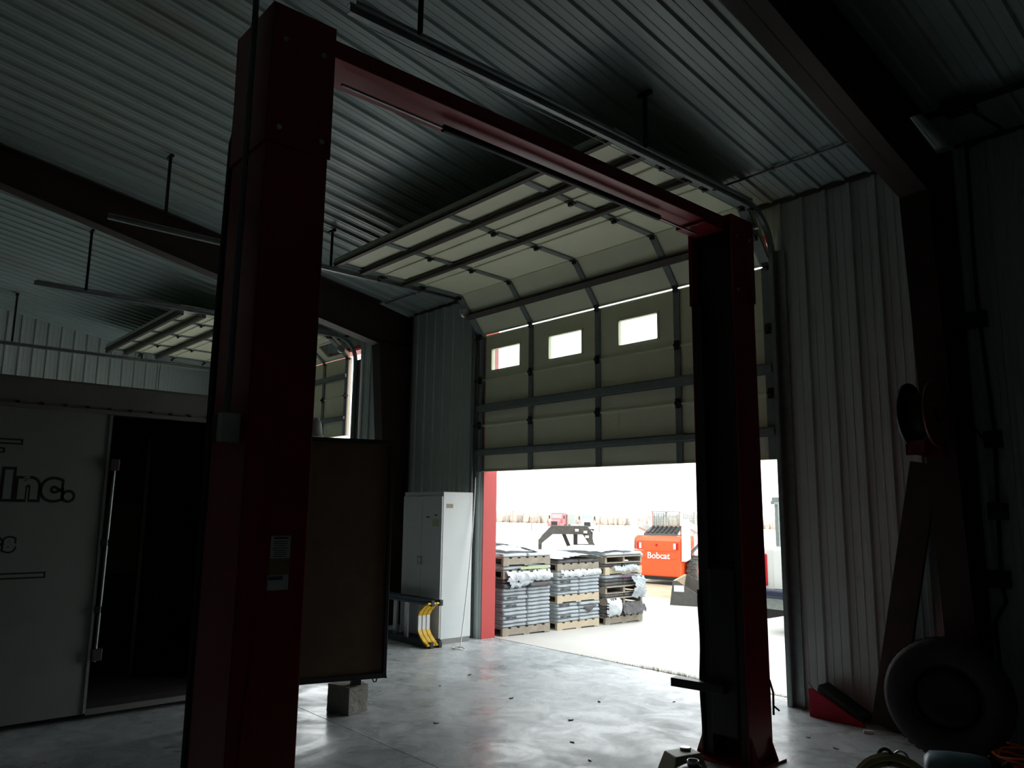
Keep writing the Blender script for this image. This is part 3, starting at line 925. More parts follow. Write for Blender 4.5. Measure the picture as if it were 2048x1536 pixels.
m = MB(); m.lathe([(0, .02), (.07, .02), (.09, .045), (.17, .05), (.2, .03), (.2, .045), (.17, .065), (.09, .06), (0, .035)], tm, 40); m.build('wheel_disc', M_BLACK, t, 0, True)

m = MB()
a = Vector((-2.675, 6.14, .0)); b = Vector((-2.265, 6.14, 1.97))
m.bar(a + Vector((0, 0, .02)), b, .20, .04, (0, 1, 0))
o = m.build('wood_board', M_BOARD, None, .003)
tag(o, 'long brown wooden board leaning beside the right column', 'board')

RL = thing('cord_reel', (-2.05, 5.62, 2.05), 'red two-disc cord reel mounted on the right column', 'reel')
for x, mm, nm in ((-2.13, M_BLACKST, 'back_disc'), (-1.965, M_REELR, 'front_disc')):
    m = MB(); m.lathe([(0, -.006), (.2, -.006), (.222, -.012), (.226, 0), (.222, .012), (.2, .006), (0, .006)], frame((x, 5.595, 2.27), (0, 1, 0), (0, 0, 1)), 40)
    m.build(nm, mm, RL, 0, True)
m = MB(); m.lathe([(0, -.075), (.15, -.075), (.155, 0), (.15, .075), (0, .075)], frame((-2.048, 5.595, 2.27), (0, 1, 0), (0, 0, 1)), 28); m.build('wound_cord', M_BLACK, RL, 0, True)
m = MB(); m.box(-2.145, -2.135, 5.50, 5.836, 2.0, 2.09); m.box(-2.145, -2.02, 5.824, 5.836, 1.99, 2.4); m.box(-2.145, -2.02, 5.50, 5.52, 1.99, 2.09); m.build('bracket', M_REELR, RL)
m = MB(); m.lathe([(0, -.004), (.05, -.004), (.06, .012), (.03, .02), (0, .02)], frame((-1.955, 5.595, 2.27), (0, 1, 0), (0, 0, 1)), 20); m.build('hub', M_BLACKST, RL, 0, True)
m = MB(); m.tube([(-1.94, 5.595, 2.27), (-1.90, 5.72, 2.3), (-1.88, 5.95, 2.24), (-1.86, 6.1, 2.14), (-1.84, 6.2, 2.11)], .009, 8); m.build('power_lead', M_BLACK, RL, 0, True)

# small things along the bottom edge
m = MB()
top = [(-3.11, 4.035), (-3.06, 4.22), (-2.93, 4.17), (-2.98, 3.98)]
c = Vector((sum(p[0] for p in top) / 4, sum(p[1] for p in top) / 4))
bot = [((p[0] - c.x) * 1.55 + c.x, (p[1] - c.y) * 1.55 + c.y) for p in top]
va = [m.bm.verts.new((*p, 0)) for p in bot]; vb = [m.bm.verts.new((*p, .15)) for p in top]
m.bm.faces.new(va[::-1]); m.bm.faces.new(vb)
for k in range(4): m.bm.faces.new([va[k], va[(k + 1) % 4], vb[(k + 1) % 4], vb[k]])
o = m.build('plastic_tub', M_TAN, None, .008)
tag(o, 'tan tapered plastic tub upside down in front of the far lift post', 'tub')
m = MB(); m.lathe([(0, 0), (.032, 0), (.034, .004), (.034, .012), (.03, .014), (0, .014)], Matrix.Translation((-3.035, 4.15, .151)), 24)
o = m.build('jar_lid', M_ALU, None, 0, True); tag(o, 'round pale metal lid lying on the tan tub', 'lid')
JG = thing('navy_jug', (-2.80, 3.90, 0), 'dark navy round jug with an open neck beside the tan tub', 'jug')
m = MB(); m.lathe([(0, 0), (.10, 0), (.118, .02), (.118, .10), (.10, .135), (.06, .158), (.034, .166)], Matrix.Translation((-2.80, 3.90, 0)), 32); m.build('body', M_NAVY, JG, 0, True)
m = MB(); m.lathe([(.030, .166), (.034, .166), (.036, .19), (.033, .194), (.028, .192), (.028, .168)], Matrix.Translation((-2.80, 3.90, 0)), 28, True); m.build('neck_ring', M_ALU, JG, 0, True)

HC = thing('hose_coil', (-1.775, 4.13, 0), 'yellowed hose coil standing on the floor at the bottom edge', 'hose')
hm = Matrix.Translation((-1.775, 4.13, .212)) @ Matrix.Rotation(R(24), 4, 'Z') @ Matrix.Rotation(R(76), 4, 'X')
for k, (rr, dz) in enumerate(((.185, -.03), (.19, 0), (.18, .03), (.155, 0))):
    m = MB(); m.tube([hm @ Vector((rr * math.cos(a * PI / 18), rr * math.sin(a * PI / 18), dz)) for a in range(37)], .016, 8, False); m.build('coil_turn', M_HOSE, HC, 0, True)
for ang in (78, 30, 100):
    q = hm @ Vector((.185 * math.cos(R(ang)), .185 * math.sin(R(ang)), 0))
    m = MB(); m.tube([q + Vector((.034 * math.cos(a * PI / 9), 0.01 * math.sin(a * PI / 9), .034 * math.sin(a * PI / 9))) for a in range(19)], .006 if ang != 100 else .009, 6, False)
    m.build('tie_ring', M_ALU if ang != 100 else M_BLACK, HC, 0, True)
m = MB()
bmx = Matrix.Translation((-1.72, 4.83, .153)) @ Matrix.Rotation(R(20), 4, 'Z') @ Matrix.Rotation(R(90), 4, 'Y')
m.lathe([(0, -.17), (.11, -.17), (.14, -.14), (.15, -.05), (.152, .06), (.145, .13), (.13, .15), (0, .15)], bmx, 32)
o = m.build('plastic_drum', M_BLUE, None, 0, True); tag(o, 'blue-grey plastic drum on its side right of the hose coil', 'drum')
m = MB()
bmesh.ops.create_icosphere(m.bm, subdivisions=4, radius=1)
for v in m.bm.verts:
    n_ = 1 + .22 * noise.noise(v.co * 2.2) + .08 * noise.noise(v.co * 6)
    v.co = Vector((-1.64, 5.14, 0)) + Vector((v.co.x * .13 * n_, v.co.y * .12 * n_, max(0, (v.co.z + .35) * .165 * n_)))
o = m.build('cloth_heap', M_BROWN, None, 0, True); tag(o, 'brown cloth heap on the floor beside the blue-grey drum', 'cloth')
m = MB()
random.seed(11)
pts = []
for k in range(70):
    a = k * .42
    rr = .15 + .05 * math.sin(k * .37) + random.uniform(-.012, .012)
    pts.append((-1.55 + rr * math.cos(a) + .02 * math.sin(k * .11), 5.56 + rr * .8 * math.sin(a), .012 + .0028 * k + .05 * abs(math.sin(k * .29))))
P2 = []
for i in range(len(pts) - 1):
    for f in (0, .5): P2.append(Vector(pts[i]).lerp(Vector(pts[i + 1]), f))
m.tube(P2, .0075, 6)
o = m.build('extension_cord', M_CORD, None, 0, True); tag(o, 'tangled orange extension cord at the bottom right corner', 'cord')
m = MB(); m.box(-.035, .035, -.02, .02, 0, .022, Matrix.Translation((-2.72, 5.95, 0)) @ Matrix.Rotation(R(35), 4, 'Z')); o = m.build('paper_scrap', mat('bright_paper', (.85, .84, .8), .8), None, .003)
tag(o, 'small white scrap on the floor near the foot of the brown board', 'scrap')
# litter on the floor: leaves
random.seed(5)
leaf = None
spots = [(-4.93, 3.65), (-5.15, 4.6), (-4.35, 4.5), (-3.95, 4.1), (-4.6, 5.1), (-5.9, 4.4), (-3.6, 3.9), (-2.7, 5.4), (-2.95, 5.5), (-6.1, 4.9), (-4.2, 5.6)]
for i, (x, y) in enumerate(spots):
    if leaf is None:
        m = MB()
        m.prism([(-.025, 0, .004), (-.008, -.013, .001), (.012, -.011, .001), (.026, 0, .007), (.01, .013, .002), (-.01, .011, .001)], (0, 0, .0025))
        leaf = m.build('dry_leaf', M_BROWN); o = leaf
    else:
        o = leaf.copy(); COL.objects.link(o)
    o.location = (x, y, 0.0005); o.rotation_euler = (0, 0, random.uniform(0, 6)); s = random.uniform(.6, 1.1); o.scale = (s, s, s)
    tag(o, 'tiny dark dry leaf lying on the concrete floor', 'leaf', 'dry leaves scattered on the floor')

# ------------------------------------------------------------------ outside: ground
def slope_box(x0, x1, y0, y1, dz, th, m_, name, nx=1, ny=1):
    m = MB()
    m.prism([(x0, y0, gz(y0) + dz), (x0, y1, gz(y1) + dz), (x0, y1, gz(y1) + dz - th), (x0, y0, gz(y0) + dz - th)], (x1 - x0, 0, 0))
    return m.build(name, m_)
o = slope_box(-22, 12, 6.512, 12.6, 0, .2, M_APRON, 'floor_apron'); struct(o, 'pale concrete apron outside the open door', 'ground')
o = slope_box(-40, 30, -40, YB - .305, -.35, .2, M_APRON, 'floor_yard'); struct(o, 'pale concrete yard behind the building, out of view', 'ground')
o = slope_box(-330, 200, 12.6, 330, -.03, .3, M_FIELD, 'floor_field'); struct(o, 'pale open field beyond the apron', 'ground')
o = slope_box(-30, -6.5, 12.6, 15.4, -.012, .1, M_DIRT, 'floor_dirt'); struct(o, 'strip of tan dirt and dead grass past the apron', 'ground')
m = MB()
random.seed(2)
for k in range(700):
    x = random.triangular(-6.6, -4.0, -4.9); y = 6.506 + random.uniform(-.012, .02)
    if random.random() < .08: x = random.uniform(-3.9, -3.58)
    h = random.uniform(.006, .03) * (1.4 if -5.3 < x < -4.6 else .8); dx, dy = random.uniform(-.02, .02), random.uniform(-.02, .02)
    w = .0022
    m.face([(x - w, y, -.01), (x + w, y, -.01), (x + dx, y + dy, h)])
    m.face([(x, y - w, -.01), (x, y + w, -.01), (x + dx, y + dy, h)])
o = m.build('grass', M_GRASS); tag(o, 'dry grass growing in the joint across the threshold', 'grass', None, 'stuff')

# ------------------------------------------------------------------ pallets of shingles
def pallet_mesh(m_, closed=True):
    m = MB()
    if closed:
        for x in (-1.0, -.52, -.04):
            m.box(x, x + .04, -.42, .42, .016, .092)
        for k in range(6):
            y = -.42 + k * .148
            m.box(-1.0, 0, y, y + .1, .092, .108)
        for y in (-.42, -.05, .32):
            m.box(-1.0, 0, y, y + .1, 0, .016)
        return m.build('pallet', m_)
    for y in (-.40, 0, .40):
        m.box(-1.0, 0, y - .02, y + .02, .016, .092)
    for k in range(7):
        x = -.99 + k * .155
        m.box(x, x + .09, -.42, .42, .092, .108)
    for x in (-1.0, -.55, -.1):
        m.box(x, x + .1, -.42, .42, 0, .016)
    m.box(-.02, 0, -.42, .42, .088, .108)
    return m.build('pallet', m_)
def bundle_mesh(m_, L=.41, T=.047, seed=0):
    """soft-edged flat packet; long side runs back from x = 0"""
    m = MB()
    bmesh.ops.create_cube(m.bm, size=1)
    bmesh.ops.subdivide_edges(m.bm, edges=m.bm.edges[:], cuts=9, use_grid_fill=True)
    for v in m.bm.verts:
        q = v.co.copy()
        e = 1 - .025 * abs(2 * q.z) ** 3
        c = Vector(((q.x + .5) * .98 * e - .98, q.y * L * (1 - .015 * abs(2 * q.z) ** 3), (q.z + .5) * T))
        n_ = noise.noise(Vector((c.x * 7, c.y * 9, c.z * 30 + seed * 3.1))) * .010
        edge = max(abs(q.x), abs(q.y)) * 2
        c.x += n_ * (1 if q.x > 0 else -1)
        c.z += noise.noise(Vector((c.x * 5 + seed, c.y * 14, 0))) * .0016 * (1 if edge > .8 else .3)
        v.co = c
    o = m.build('shingle_bundle', m_, None, 0, True)
    return o
PROTO_W = bundle_mesh(M_WRAP, seed=1); PROTO_G = bundle_mesh(M_WRAPG, seed=2); PROTO_D = bundle_mesh(M_SHING, T=.052, seed=3)
for p_ in (PROTO_W, PROTO_G, PROTO_D):
    me = p_.data
    off = ORG[p_]
    for v in me.vertices: v.co += off
    p_.location = (0, 0, 0)
PAL = pallet_mesh(M_WOOD); PALN = pallet_mesh(M_NEWWOOD); PALO = pallet_mesh(M_WOOD, False)
for p_ in (PAL, PALN, PALO):
    off = ORG[p_]
    for v in p_.data.vertices: v.co += off
USED = set()
def inst(proto, loc, rz=0, sc=(1, 1, 1), label=None, cat=None, group=None):
    if proto not in USED:
        USED.add(proto); o = proto
    else:
        o = proto.copy(); COL.objects.link(o)
    o.location = loc; o.rotation_euler = (0, 0, rz); o.scale = sc
    for k in ('label', 'category', 'group'):
        if k in o: del o[k]
    return tag(o, label, cat, group)
def text_on(bundle, s, y0, z0, size, m_, x=.014):
    """printed word on the end that faces +x"""
    mx = Matrix.Translation(bundle.location) @ frame((x, y0, z0), (0, 1, 0), (0, 0, 1))
    mb_ = text_polys(s, size, .0009, mx, .0006)
    me_o = bundle.copy()
    return mb_
def word(bundle, s, y0, z0, size, m_):
    mx = frame((.010, y0, z0), (0, 1, 0), (0, 0, 1))
    ORG[bundle] = Vector((0, 0, 0))
    o = text_polys(s, size, .0012, mx, .001).build('lettering', m_, bundle)
    return o
def crumple(name, pts_fn, nu, nv, m_, amp, seed, label, cat):
    m = MB()
    g = [[None] * (nv + 1) for _ in range(nu + 1)]
    for i in range(nu + 1):
        for j in range(nv + 1):
            p = Vector(pts_fn(i / nu, j / nv))
            n_ = Vector((noise.noise(p * 11 + Vector((seed, 0, 0))), noise.noise(p * 11 + Vector((0, seed, 5))), noise.noise(p * 11 + Vector((3, 0, seed)))))
            n2 = Vector((noise.noise(p * 30 + Vector((seed, 0, 0))), noise.noise(p * 30 + Vector((0, seed, 5))), noise.noise(p * 30 + Vector((3, 0, seed)))))
            g[i][j] = m.bm.verts.new(p + n_ * amp + n2 * amp * .4)
    for i in range(nu):
        for j in range(nv):
            edge = j in (0, nv - 1) or i in (0, nu - 1)
            if edge and noise.noise(Vector((i * .9, j * .9, seed))) > .12: continue
            m.bm.faces.new([g[i][j], g[i + 1][j], g[i + 1][j + 1], g[i][j + 1]])
    o = m.build(name, m_, None, 0, False)
    s_ = o.modifiers.new('thickness', 'SOLIDIFY'); s_.thickness = .003
    return tag(o, label, cat)

STK = [(-7.60, 7.045, 'nearest'), (-7.62, 8.04, 'middle'), (-7.66, 9.06, 'farthest')]
random.seed(21)
def level_pallet(si, z, proto=None, dx=0, what=''):
    X, Y, nm = STK[si]
    inst(proto or PAL, (X + dx, Y, z), 0, (1, 1, 1), '%s in the %s stack of shingles outside' % (what, nm), 'pallet')
    return z + .109
def level_bundles(si, z, proto, n, T, what, words=None, dx=0.0, jitter=.012):
    X, Y, nm = STK[si]
    out = []
    for k in range(n):
        for c_ in (-1, 1):
            o = inst(proto, (X + dx + random.uniform(-jitter, jitter), Y + c_ * .2135 + random.uniform(-.004, .004), z), R(random.uniform(-.6, .6)), (1, 1, T / (.047 if proto is not PROTO_D else .052)),
                     '%s in the %s stack' % (what, nm), 'shingle bundle', '%s, %s stack' % (what, nm))
            out.append((k, c_, o))
        z += T + .0035
    for (k, c_, s, y0, size) in words or []:
        for kk, cc, o in out:
            if kk == k and cc == c_:
                o2 = o
                if o is proto or True:
                    # give this bundle its own printed word
                    o2 = o
                lab = o2['label'].replace('plastic-wrapped ', '')
                mw = word(o2, s, y0, .012, size, M_INK)
                o2['label'] = '%s, printed %s' % (lab, 'row %s' % ['one', 'two', 'three', 'four', 'five', 'six', 'seven', 'eight', 'nine'][k] + ' from below')
                if 'group' in o2: del o2['group']
    return z
# nearest stack
z = gz(7.05)
z = level_pallet(0, z, what='bottom weathered pallet')
z = level_bundles(0, z, PROTO_G, 10, .0455, 'grey plastic-wrapped shingle bundle low', [(2, -1, 'HERITAGE', -.16, .04), (5, -1, 'HERITAGE', -.16, .04), (7, -1, 'HERITAGE', -.16, .04)])
z = level_bundles(0, z, PROTO_D, 1, .055, 'bare charcoal shingle bundle over the grey bundles', None, .035, .02)
z = level_bundles(0, z, PROTO_D, 1, .05, 'bare charcoal shingle bundle under the torn white plastic', None, -.01)
zt1 = z
z = level_pallet(0, z - .0, what='second weathered pallet') - .03
z = level_bundles(0, z + .03, PROTO_G, 1, .05, 'green-labelled shingle bundle')
z = level_pallet(0, z, what='third weathered pallet')
z = level_bundles(0, z, PROTO_W, 1, .05, 'white shingle bundle on top')
z1top = z
# middle stack
z = gz(8.04)
z = level_pallet(1, z, PALN, what='bottom pale wooden pallet')
z = level_bundles(1, z, PROTO_G, 5, .046, 'grey plastic-wrapped shingle bundle in the lower load', [(1, -1, 'HERITAGE', -.17, .045), (4, -1, 'HERITAGE', -.17, .045)])
z = level_pallet(1, z, PALN, what='second pale wooden pallet')
z = level_bundles(1, z, PROTO_G, 5, .046, 'grey plastic-wrapped shingle bundle in the upper load', [(1, -1, 'HERITAGE', -.17, .045), (3, -1, 'HERITAGE', -.17, .045)])
z = level_bundles(1, z, PROTO_W, 1, .06, 'puffy white plastic-wrapped bundle over the grey load', None, .03)
z2w = z
z = level_pallet(1, z, PAL, what='top weathered pallet')
z = level_bundles(1, z, PROTO_D, 1, .05, 'bare charcoal shingle bundle on top')
z2top = z
# farthest stack
z = gz(9.06)
z = level_pallet(2, z, what='bottom weathered pallet')
z = level_bundles(2, z, PROTO_D, 3, .05, 'bare charcoal shingle bundle in the lowest load')
z3a = z
z = level_pallet(2, z, PALO, what='second open weathered pallet')
z = level_bundles(2, z, PROTO_D, 1, .05, 'bare charcoal shingle bundle on the second pallet')
z = level_pallet(2, z, PALO, what='third open weathered pallet')
z = level_bundles(2, z, PROTO_D, 2, .05, 'bare charcoal shingle bundle in the middle load', None, -.02)
z = level_bundles(2, z, PROTO_G, 1, .05, 'purple-labelled grey shingle bundle')
z3l = z - .05
z = level_pallet(2, z, PALN, what='fourth pale wooden pallet')
z = level_bundles(2, z, PROTO_D, 1, .05, 'bare charcoal shingle bundle under the top pallet', None, -.03)
z = level_pallet(2, z, PALO, what='top open weathered pallet')
z = level_bundles(2, z, PROTO_W, 1, .05, 'white shingle bundle on top')
z3top = z
print('stack tops', z1top, z2top, z3top)
# loose plastic and slipped sheets
crumple('torn_plastic', lambda u, v: (-7.585 + .045 * math.sin(v * PI), 6.66 + u * .80, zt1 + .10 - v * .14), 26, 8, M_WRAP, .018, 1.0, 'torn white plastic hanging around the middle of the nearest stack', 'plastic wrap')
crumple('torn_plastic', lambda u, v: (-7.60 - v * .8, 6.68 + u * .78, z1top + .02 + .05 * math.sin(u * 5) * (1 - v) + .07 * v), 18, 14, M_WRAP, .02, 2.0, 'loose white plastic draped over the top of the nearest stack', 'plastic wrap')
crumple('loose_sheet', lambda u, v: (-7.95 - v * .7, 6.62 + u * .75, z1top + .06 + .10 * v * (1 - u * .9) + .03 * math.sin(u * 4)), 14, 10, M_SHING, .01, 3.0, 'dark bluish sheet lying behind the white plastic on the nearest stack', 'sheet')
crumple('loose_sheet', lambda u, v: (-7.56 - v * .95, 7.60 + u * .88, z2top + .015 + .05 * (u + .3) * math.sin(u * 3.2) + .03 * v), 20, 16, M_WRAPG, .014, 4.0, 'wavy grey sheet draped over the top of the middle stack', 'sheet')
crumple('torn_plastic', lambda u, v: (-7.585 + .03 * math.sin(v * PI), 7.64 + u * .8, z2w + .02 - v * .09), 24, 7, M_WRAP, .016, 5.0, 'puckered white plastic around the upper load of the middle stack', 'plastic wrap')
crumple('torn_plastic', lambda u, v: (-7.60 + .10 * math.sin(v * PI) * math.sin(u * PI), 8.62 + u * .30, z3a + .10 - v * .24), 14, 14, M_WRAP, .02, 6.0, 'bulging white plastic bag hanging at the lower left of the farthest stack', 'plastic wrap')
crumple('torn_plastic', lambda u, v: (-7.62 + .05 * math.sin(v * 3), 9.18 + u * .3, z3l + .02 - v * .32), 10, 14, M_WRAPG, .03, 7.0, 'torn grey plastic strip trailing down the right side of the farthest stack', 'plastic wrap')
crumple('loose_sheet', lambda u, v: (-7.62 - v * .9, 8.50 + u * .98, z3top + .012 + .03 * math.sin(u * 3) + .02 * v), 18, 12, M_WRAP, .012, 8.0, 'pale sheet lying over the top of the farthest stack', 'sheet')
crumple('torn_plastic', lambda u, v: (-7.575 + .03 * math.sin(v * PI), 6.70 + u * .42, zt1 - .03 - v * .10 * (1 - u * .5)), 16, 7, M_WRAPG, .022, 9.0, 'limp grey plastic flap over the bare charcoal layers of the nearest stack', 'plastic wrap')
crumple('torn_plastic', lambda u, v: (-7.60 + .05 * math.sin(v * PI) * u, 8.12 + u * .22, gz(8.04) + .30 - v * .10 * math.sin(u * PI)), 10, 8, M_SHING, .006, 10.0, 'dark triangular tear in the lower load of the middle stack', 'plastic wrap')
crumple('torn_plastic', lambda u, v: (-7.62 + .06 * v, 8.95 + u * .52, z3a + .02 - v * .16), 16, 8, M_SHING, .03, 11.0, 'ragged dark sheet hanging at the lower right of the farthest stack', 'plastic wrap')
crumple('torn_plastic', lambda u, v: (-7.62 + .04 * math.sin(v * 2), 8.75 + u * .6, z3top - .20 - v * .07), 16, 6, M_WRAPG, .028, 12.0, 'ragged grey plastic below the top pallet of the farthest stack', 'plastic wrap')
for (X, Y, zz, mm, lab, ln) in ((-7.595, 7.15, None, M_GREENL, 'green paper label on the nearest stack', .5), (-7.652, 9.12, z3l + .004, M_PURPLE, 'purple paper label on the farthest stack', .3)):
    if zz is None:
        zz = zt1 + .109 + .006
    m = MB(); m.box(X + .024, X + .027, Y - ln / 2, Y + ln / 2, zz, zz + .034)
    o = m.build('paper_label', mm); tag(o, lab, 'label')

# ------------------------------------------------------------------ machines outside
def wheel(parent, c, r, w, axis, mt, mr, name='wheel', lugs=0):
    mx = frame(c, axis_perp(axis), (0, 0, 1)) if False else None
    a = Vector(axis).normalized(); x = a.cross(Vector((0, 0, 1))).normalized(); y = a.cross(x)
    mx = Matrix((x, y, a)).transposed().to_4x4(); mx.translation = Vector(c)
    m = MB(); m.lathe([(r * .55, -w * .42), (r * .8, -w * .5), (r * .95, -w * .46), (r, -w * .3), (r, w * .3), (r * .95, w * .46), (r * .8, w * .5), (r * .55, w * .42)], mx, 40, True)
    if lugs:
        for k in range(lugs):
            mm = mx @ Matrix.Rotation(2 * PI * k / lugs, 4, 'Z')
            m.box(r * .97, r * 1.06, -r * .07, r * .07, -w * .46, w * .02, mm)
            mm = mx @ Matrix.Rotation(2 * PI * (k + .5) / lugs, 4, 'Z')
            m.box(r * .97, r * 1.06, -r * .07, r * .07, -w * .02, w * .46, mm)
    wo_ = m.build(name, mt, parent, 0, False)
    m = MB(); m.lathe([(0, -w * .2), (r * .3, -w * .25), (r * .5, -w * .42), (r * .56, -w * .42), (r * .56, w * .42), (r * .5, w * .42), (r * .3, w * .25), (0, w * .2)], mx, 28)
    m.build('hub', mr, wo_, 0, True)
    return wo_

# skid steer (built at the origin: x to its right, y forward, rear at y = 0)
SK = thing('skid_steer', (0, 0, 0), 'orange and white skid steer loader seen from behind past the pallets', 'loader')
m = MB()
prof = [(0, .16), (0, 1.02), (.06, 1.10), (.16, 1.14), (.9, 1.14), (.9, .2), (.12, .14)]
m.prism([(-.60, y, z) for y, z in prof], (1.20, 0, 0)); body = m.build('tailgate', M_ORANGE, SK, .04, False, 3)
m = MB()
m.box(-.50, .50, -.012, -.002, .60, .615); m.box(-.50, .50, -.014, -.002, .78, .79); m.build('tailgate_seam', M_ORANGE, body)
for x in (-.48, .48):
    m = MB(); m.box(x - .06, x + .06, -.014, .002, .82, .98); m.build('tail_lamp', M_TAIL if x < 0 else M_TAIL, body, .01)
    m = MB(); m.box(x - (.0 if x < 0 else .06), x + (.06 if x < 0 else .0), -.018, -.012, .83, .97); m.build('lamp_lens', M_WHITE, body)
m = MB(); m.lathe([(0, 0), (.03, 0), (.03, .012), (0, .012)], frame((-.02, -.004, .92), (1, 0, 0), (0, 0, 1)), 18); m.build('latch', M_TAIL, body)
mx = frame((-.27, -.013, .60), (1, 0, 0), (0, 0, 1))
text_polys('Bobcat', .21, .004, mx, .002).build('lettering', M_WHITE, body)
m = MB(); m.lathe([(0, 0), (.05, 0), (.035, .006), (0, .006)], frame((-.42, -.012, .67), (1, 0, 0), (0, 0, 1)), 5); m.build('emblem', M_WHITE, body)
m = MB(); m.prism([(-.44, .16, 1.141), (.44, .16, 1.141), (.40, .55, 1.30), (-.40, .55, 1.30)], (0, .03, .06)); hood = m.build('rear_hood', M_TYREO, SK, .01)
m = MB()
for k in range(7):
    x = -.36 + k * .12
    m.prism([(x, .18, 1.212), (x + .06, .18, 1.212), (x + .055, .54, 1.358), (x + .005, .54, 1.358)], (0, .005, .02))
m.build('louvre', M_BLACKST, hood)
m = MB()
for x in (-.42, .36):
    m.box(x, x + .06, .55, .62, 1.14, 1.76); m.box(x, x + .06, 1.45, 1.52, .6, 1.76)
m.box(-.42, .42, .52, 1.60, 1.72, 1.80); m.box(-.42, .42, .55, .60, 1.30, 1.36)
cab = m.build('cab', M_WHITE, SK, .02)
m = MB(); m.box(-.36, .36, .57, .58, 1.36, 1.72); m.build('rear_window', M_GLASS, cab)
m = MB()
for x in (-.43, .42):
    for k in range(6): m.box(x, x + .01, .66 + k * .14, .685 + k * .14, 1.18, 1.7)
    for k in range(8): m.box(x - .004, x + .012, .66, 1.42, 1.2 + k * .065, 1.212 + k * .065)
m.build('side_screen', M_GALV, cab)
m = MB()
for z in (1.35, 1.715): m.box(-.37, .37, .548, .556, z, z + .018)
for x in (-.37, .352): m.box(x, x + .018, .548, .556, 1.35, 1.733)
m.build('window_seal', mat('salmon_seal', (.55, .25, .2), .6), cab)
m = MB(); m.box(-.5, .5, .9, 1.9, .25, 1.0); m.box(-.42, .42, .62, 1.5, 1.0, 1.16); m.build('chassis', M_WHITE, SK, .02)
for x0_, x1_ in ((-.74, -.62), (.62, .74)):
    m = MB()
    m.prism([(x0_, -.02, .55), (x0_, .02, 1.50), (x0_, .16, 1.56), (x0_, .30, 1.45), (x0_, .30, .60)], (x1_ - x0_, 0, 0))
    m.prism([(x0_, .10, 1.52), (x0_, .18, 1.36), (x0_, 1.9, .98), (x0_, 2.25, .35), (x0_, 2.42, .40), (x0_, 2.1, 1.15)], (x1_ - x0_, 0, 0))
    arm = m.build('lift_arm', M_WHITE, SK, .015)
    m = MB(); m.tube([((x0_ + x1_) / 2 + .02, .35, .72), ((x0_ + x1_) / 2 + .02, 1.2, 1.02)], .035, 10); m.build('ram', M_BLACKST, arm)
m = MB(); m.box(-.56, .56, -.05, 1.9, .10, .18); m.build('bumper', M_BLACKST, SK)
for x in (-.78, .78):
    for y in (.52, 1.42):
        wheel(SK, (x, y, .33), .33, .26, (1 if x > 0 else -1, 0, 0), M_TYREO, M_ORANGE, 'wheel', 16)
SK.location = (-11.97, 15.42, gz(15.6)); SK.rotation_euler = (0, 0, R(14))

# separate bucket
BK = thing('loader_bucket', (0, 0, 0), 'loose grey loader bucket lying on the apron behind the far lift post', 'bucket')
m = MB()
prof = [(0, .0), (-.78, .0), (-.78, .03), (-.14, .43), (-.06, .43)]
for x in (0, 1.52):
    m = MB(); m.prism([(x, y, z) for y, z in prof], (.02, 0, 0)); m.build('side_plate', M_TYREO, BK)
m = MB(); m.prism([(.02, 0, 0), (.02, -.80, 0), (.02, -.80, .02), (.02, -.03, .02), (.02, -.10, .43), (.02, -.06, .43)], (1.50, 0, 0)); m.build('shell', M_DIRT, BK)
m = MB(); m.box(-.004, -.001, -.26, -.08, .24, .35); m.build('sticker', M_WHITE, BK)
BK.location = (-8.84, 11.72, gz(11.9) + .004); BK.rotation_euler = (0, 0, R(118))
for ch in BK.children: pass

# pickup truck seen through the slit right of the far post (rear at y = 0, x to its right)
PK = thing('pickup_truck', (0, 0, 0), 'white pickup truck with a red tail lamp, seen between the far post and right jamb', 'truck')
m = MB()
m.prism([(0, 0, .55), (0, 0, 1.20), (0, 2.0, 1.20), (0, 2.0, .55)], (1.9, 0, 0))
m.build('bed', M_WHITE, PK, .04, False, 3)
m = MB(); m.prism([(.04, 2.0, .5), (.04, 2.0, 1.25), (.14, 2.25, 1.78), (.14, 3.4, 1.80), (.06, 4.0, 1.25), (.06, 5.3, 1.12), (.04, 5.4, .5)], (1.82, 0, 0)); m.build('cab', M_WHITE, PK, .05, False, 3)
m = MB(); m.prism([(.25, 1.99, 1.30), (1.65, 1.99, 1.30), (1.55, 2.22, 1.70), (.35, 2.22, 1.70)], (0, -.012, 0)); m.build('rear_window', M_PALEWIN, PK)
m = MB(); m.box(.2, 1.7, -.02, -.001, .62, 1.16); m.build('tailgate', M_WHITE, PK, .01)
for x in (-.012, 1.80):
    m = MB(); m.box(x, x + .11, -.025, .16, .66, 1.10); m.build('tail_lamp', M_TAIL, PK, .015)
m = MB(); m.box(-.03, 1.93, -.22, .02, .52, .62); bp = m.build('bumper', M_NAVY, PK, .02)
m = MB(); m.box(.0, 1.9, -.17, 0, .36, .515); m.build('bumper_skirt', M_GALV, bp, .01)
m = MB(); m.box(.1, .14, -.1, 5, .22, .36); m.box(1.76, 1.8, -.1, 5, .22, .36); m.tube([(.2, .9, .3), (1.7, .9, .3)], .05, 8); m.build('chassis', M_BLACKST, PK)
for x in (.12, 1.78):
    for y in (.95, 4.4):
        wheel(PK, (x, y, .36), .36, .24, (1 if x > 1 else -1, 0, 0), M_TYREO, M_ALU, 'wheel')
m = MB()
for x in (.16, 1.70):
    for y in (.15, 1.85):
        m.box(x, x + .05, y, y + .05, 1.20, 1.80)
    m.box(x, x + .05, .05, 4.0, 1.80, 1.85)
for y in (.12, 1.85):
    m.box(.14, 1.77, y, y + .06, 1.84, 1.90)
m.build('ladder_rack', M_GALV, PK)
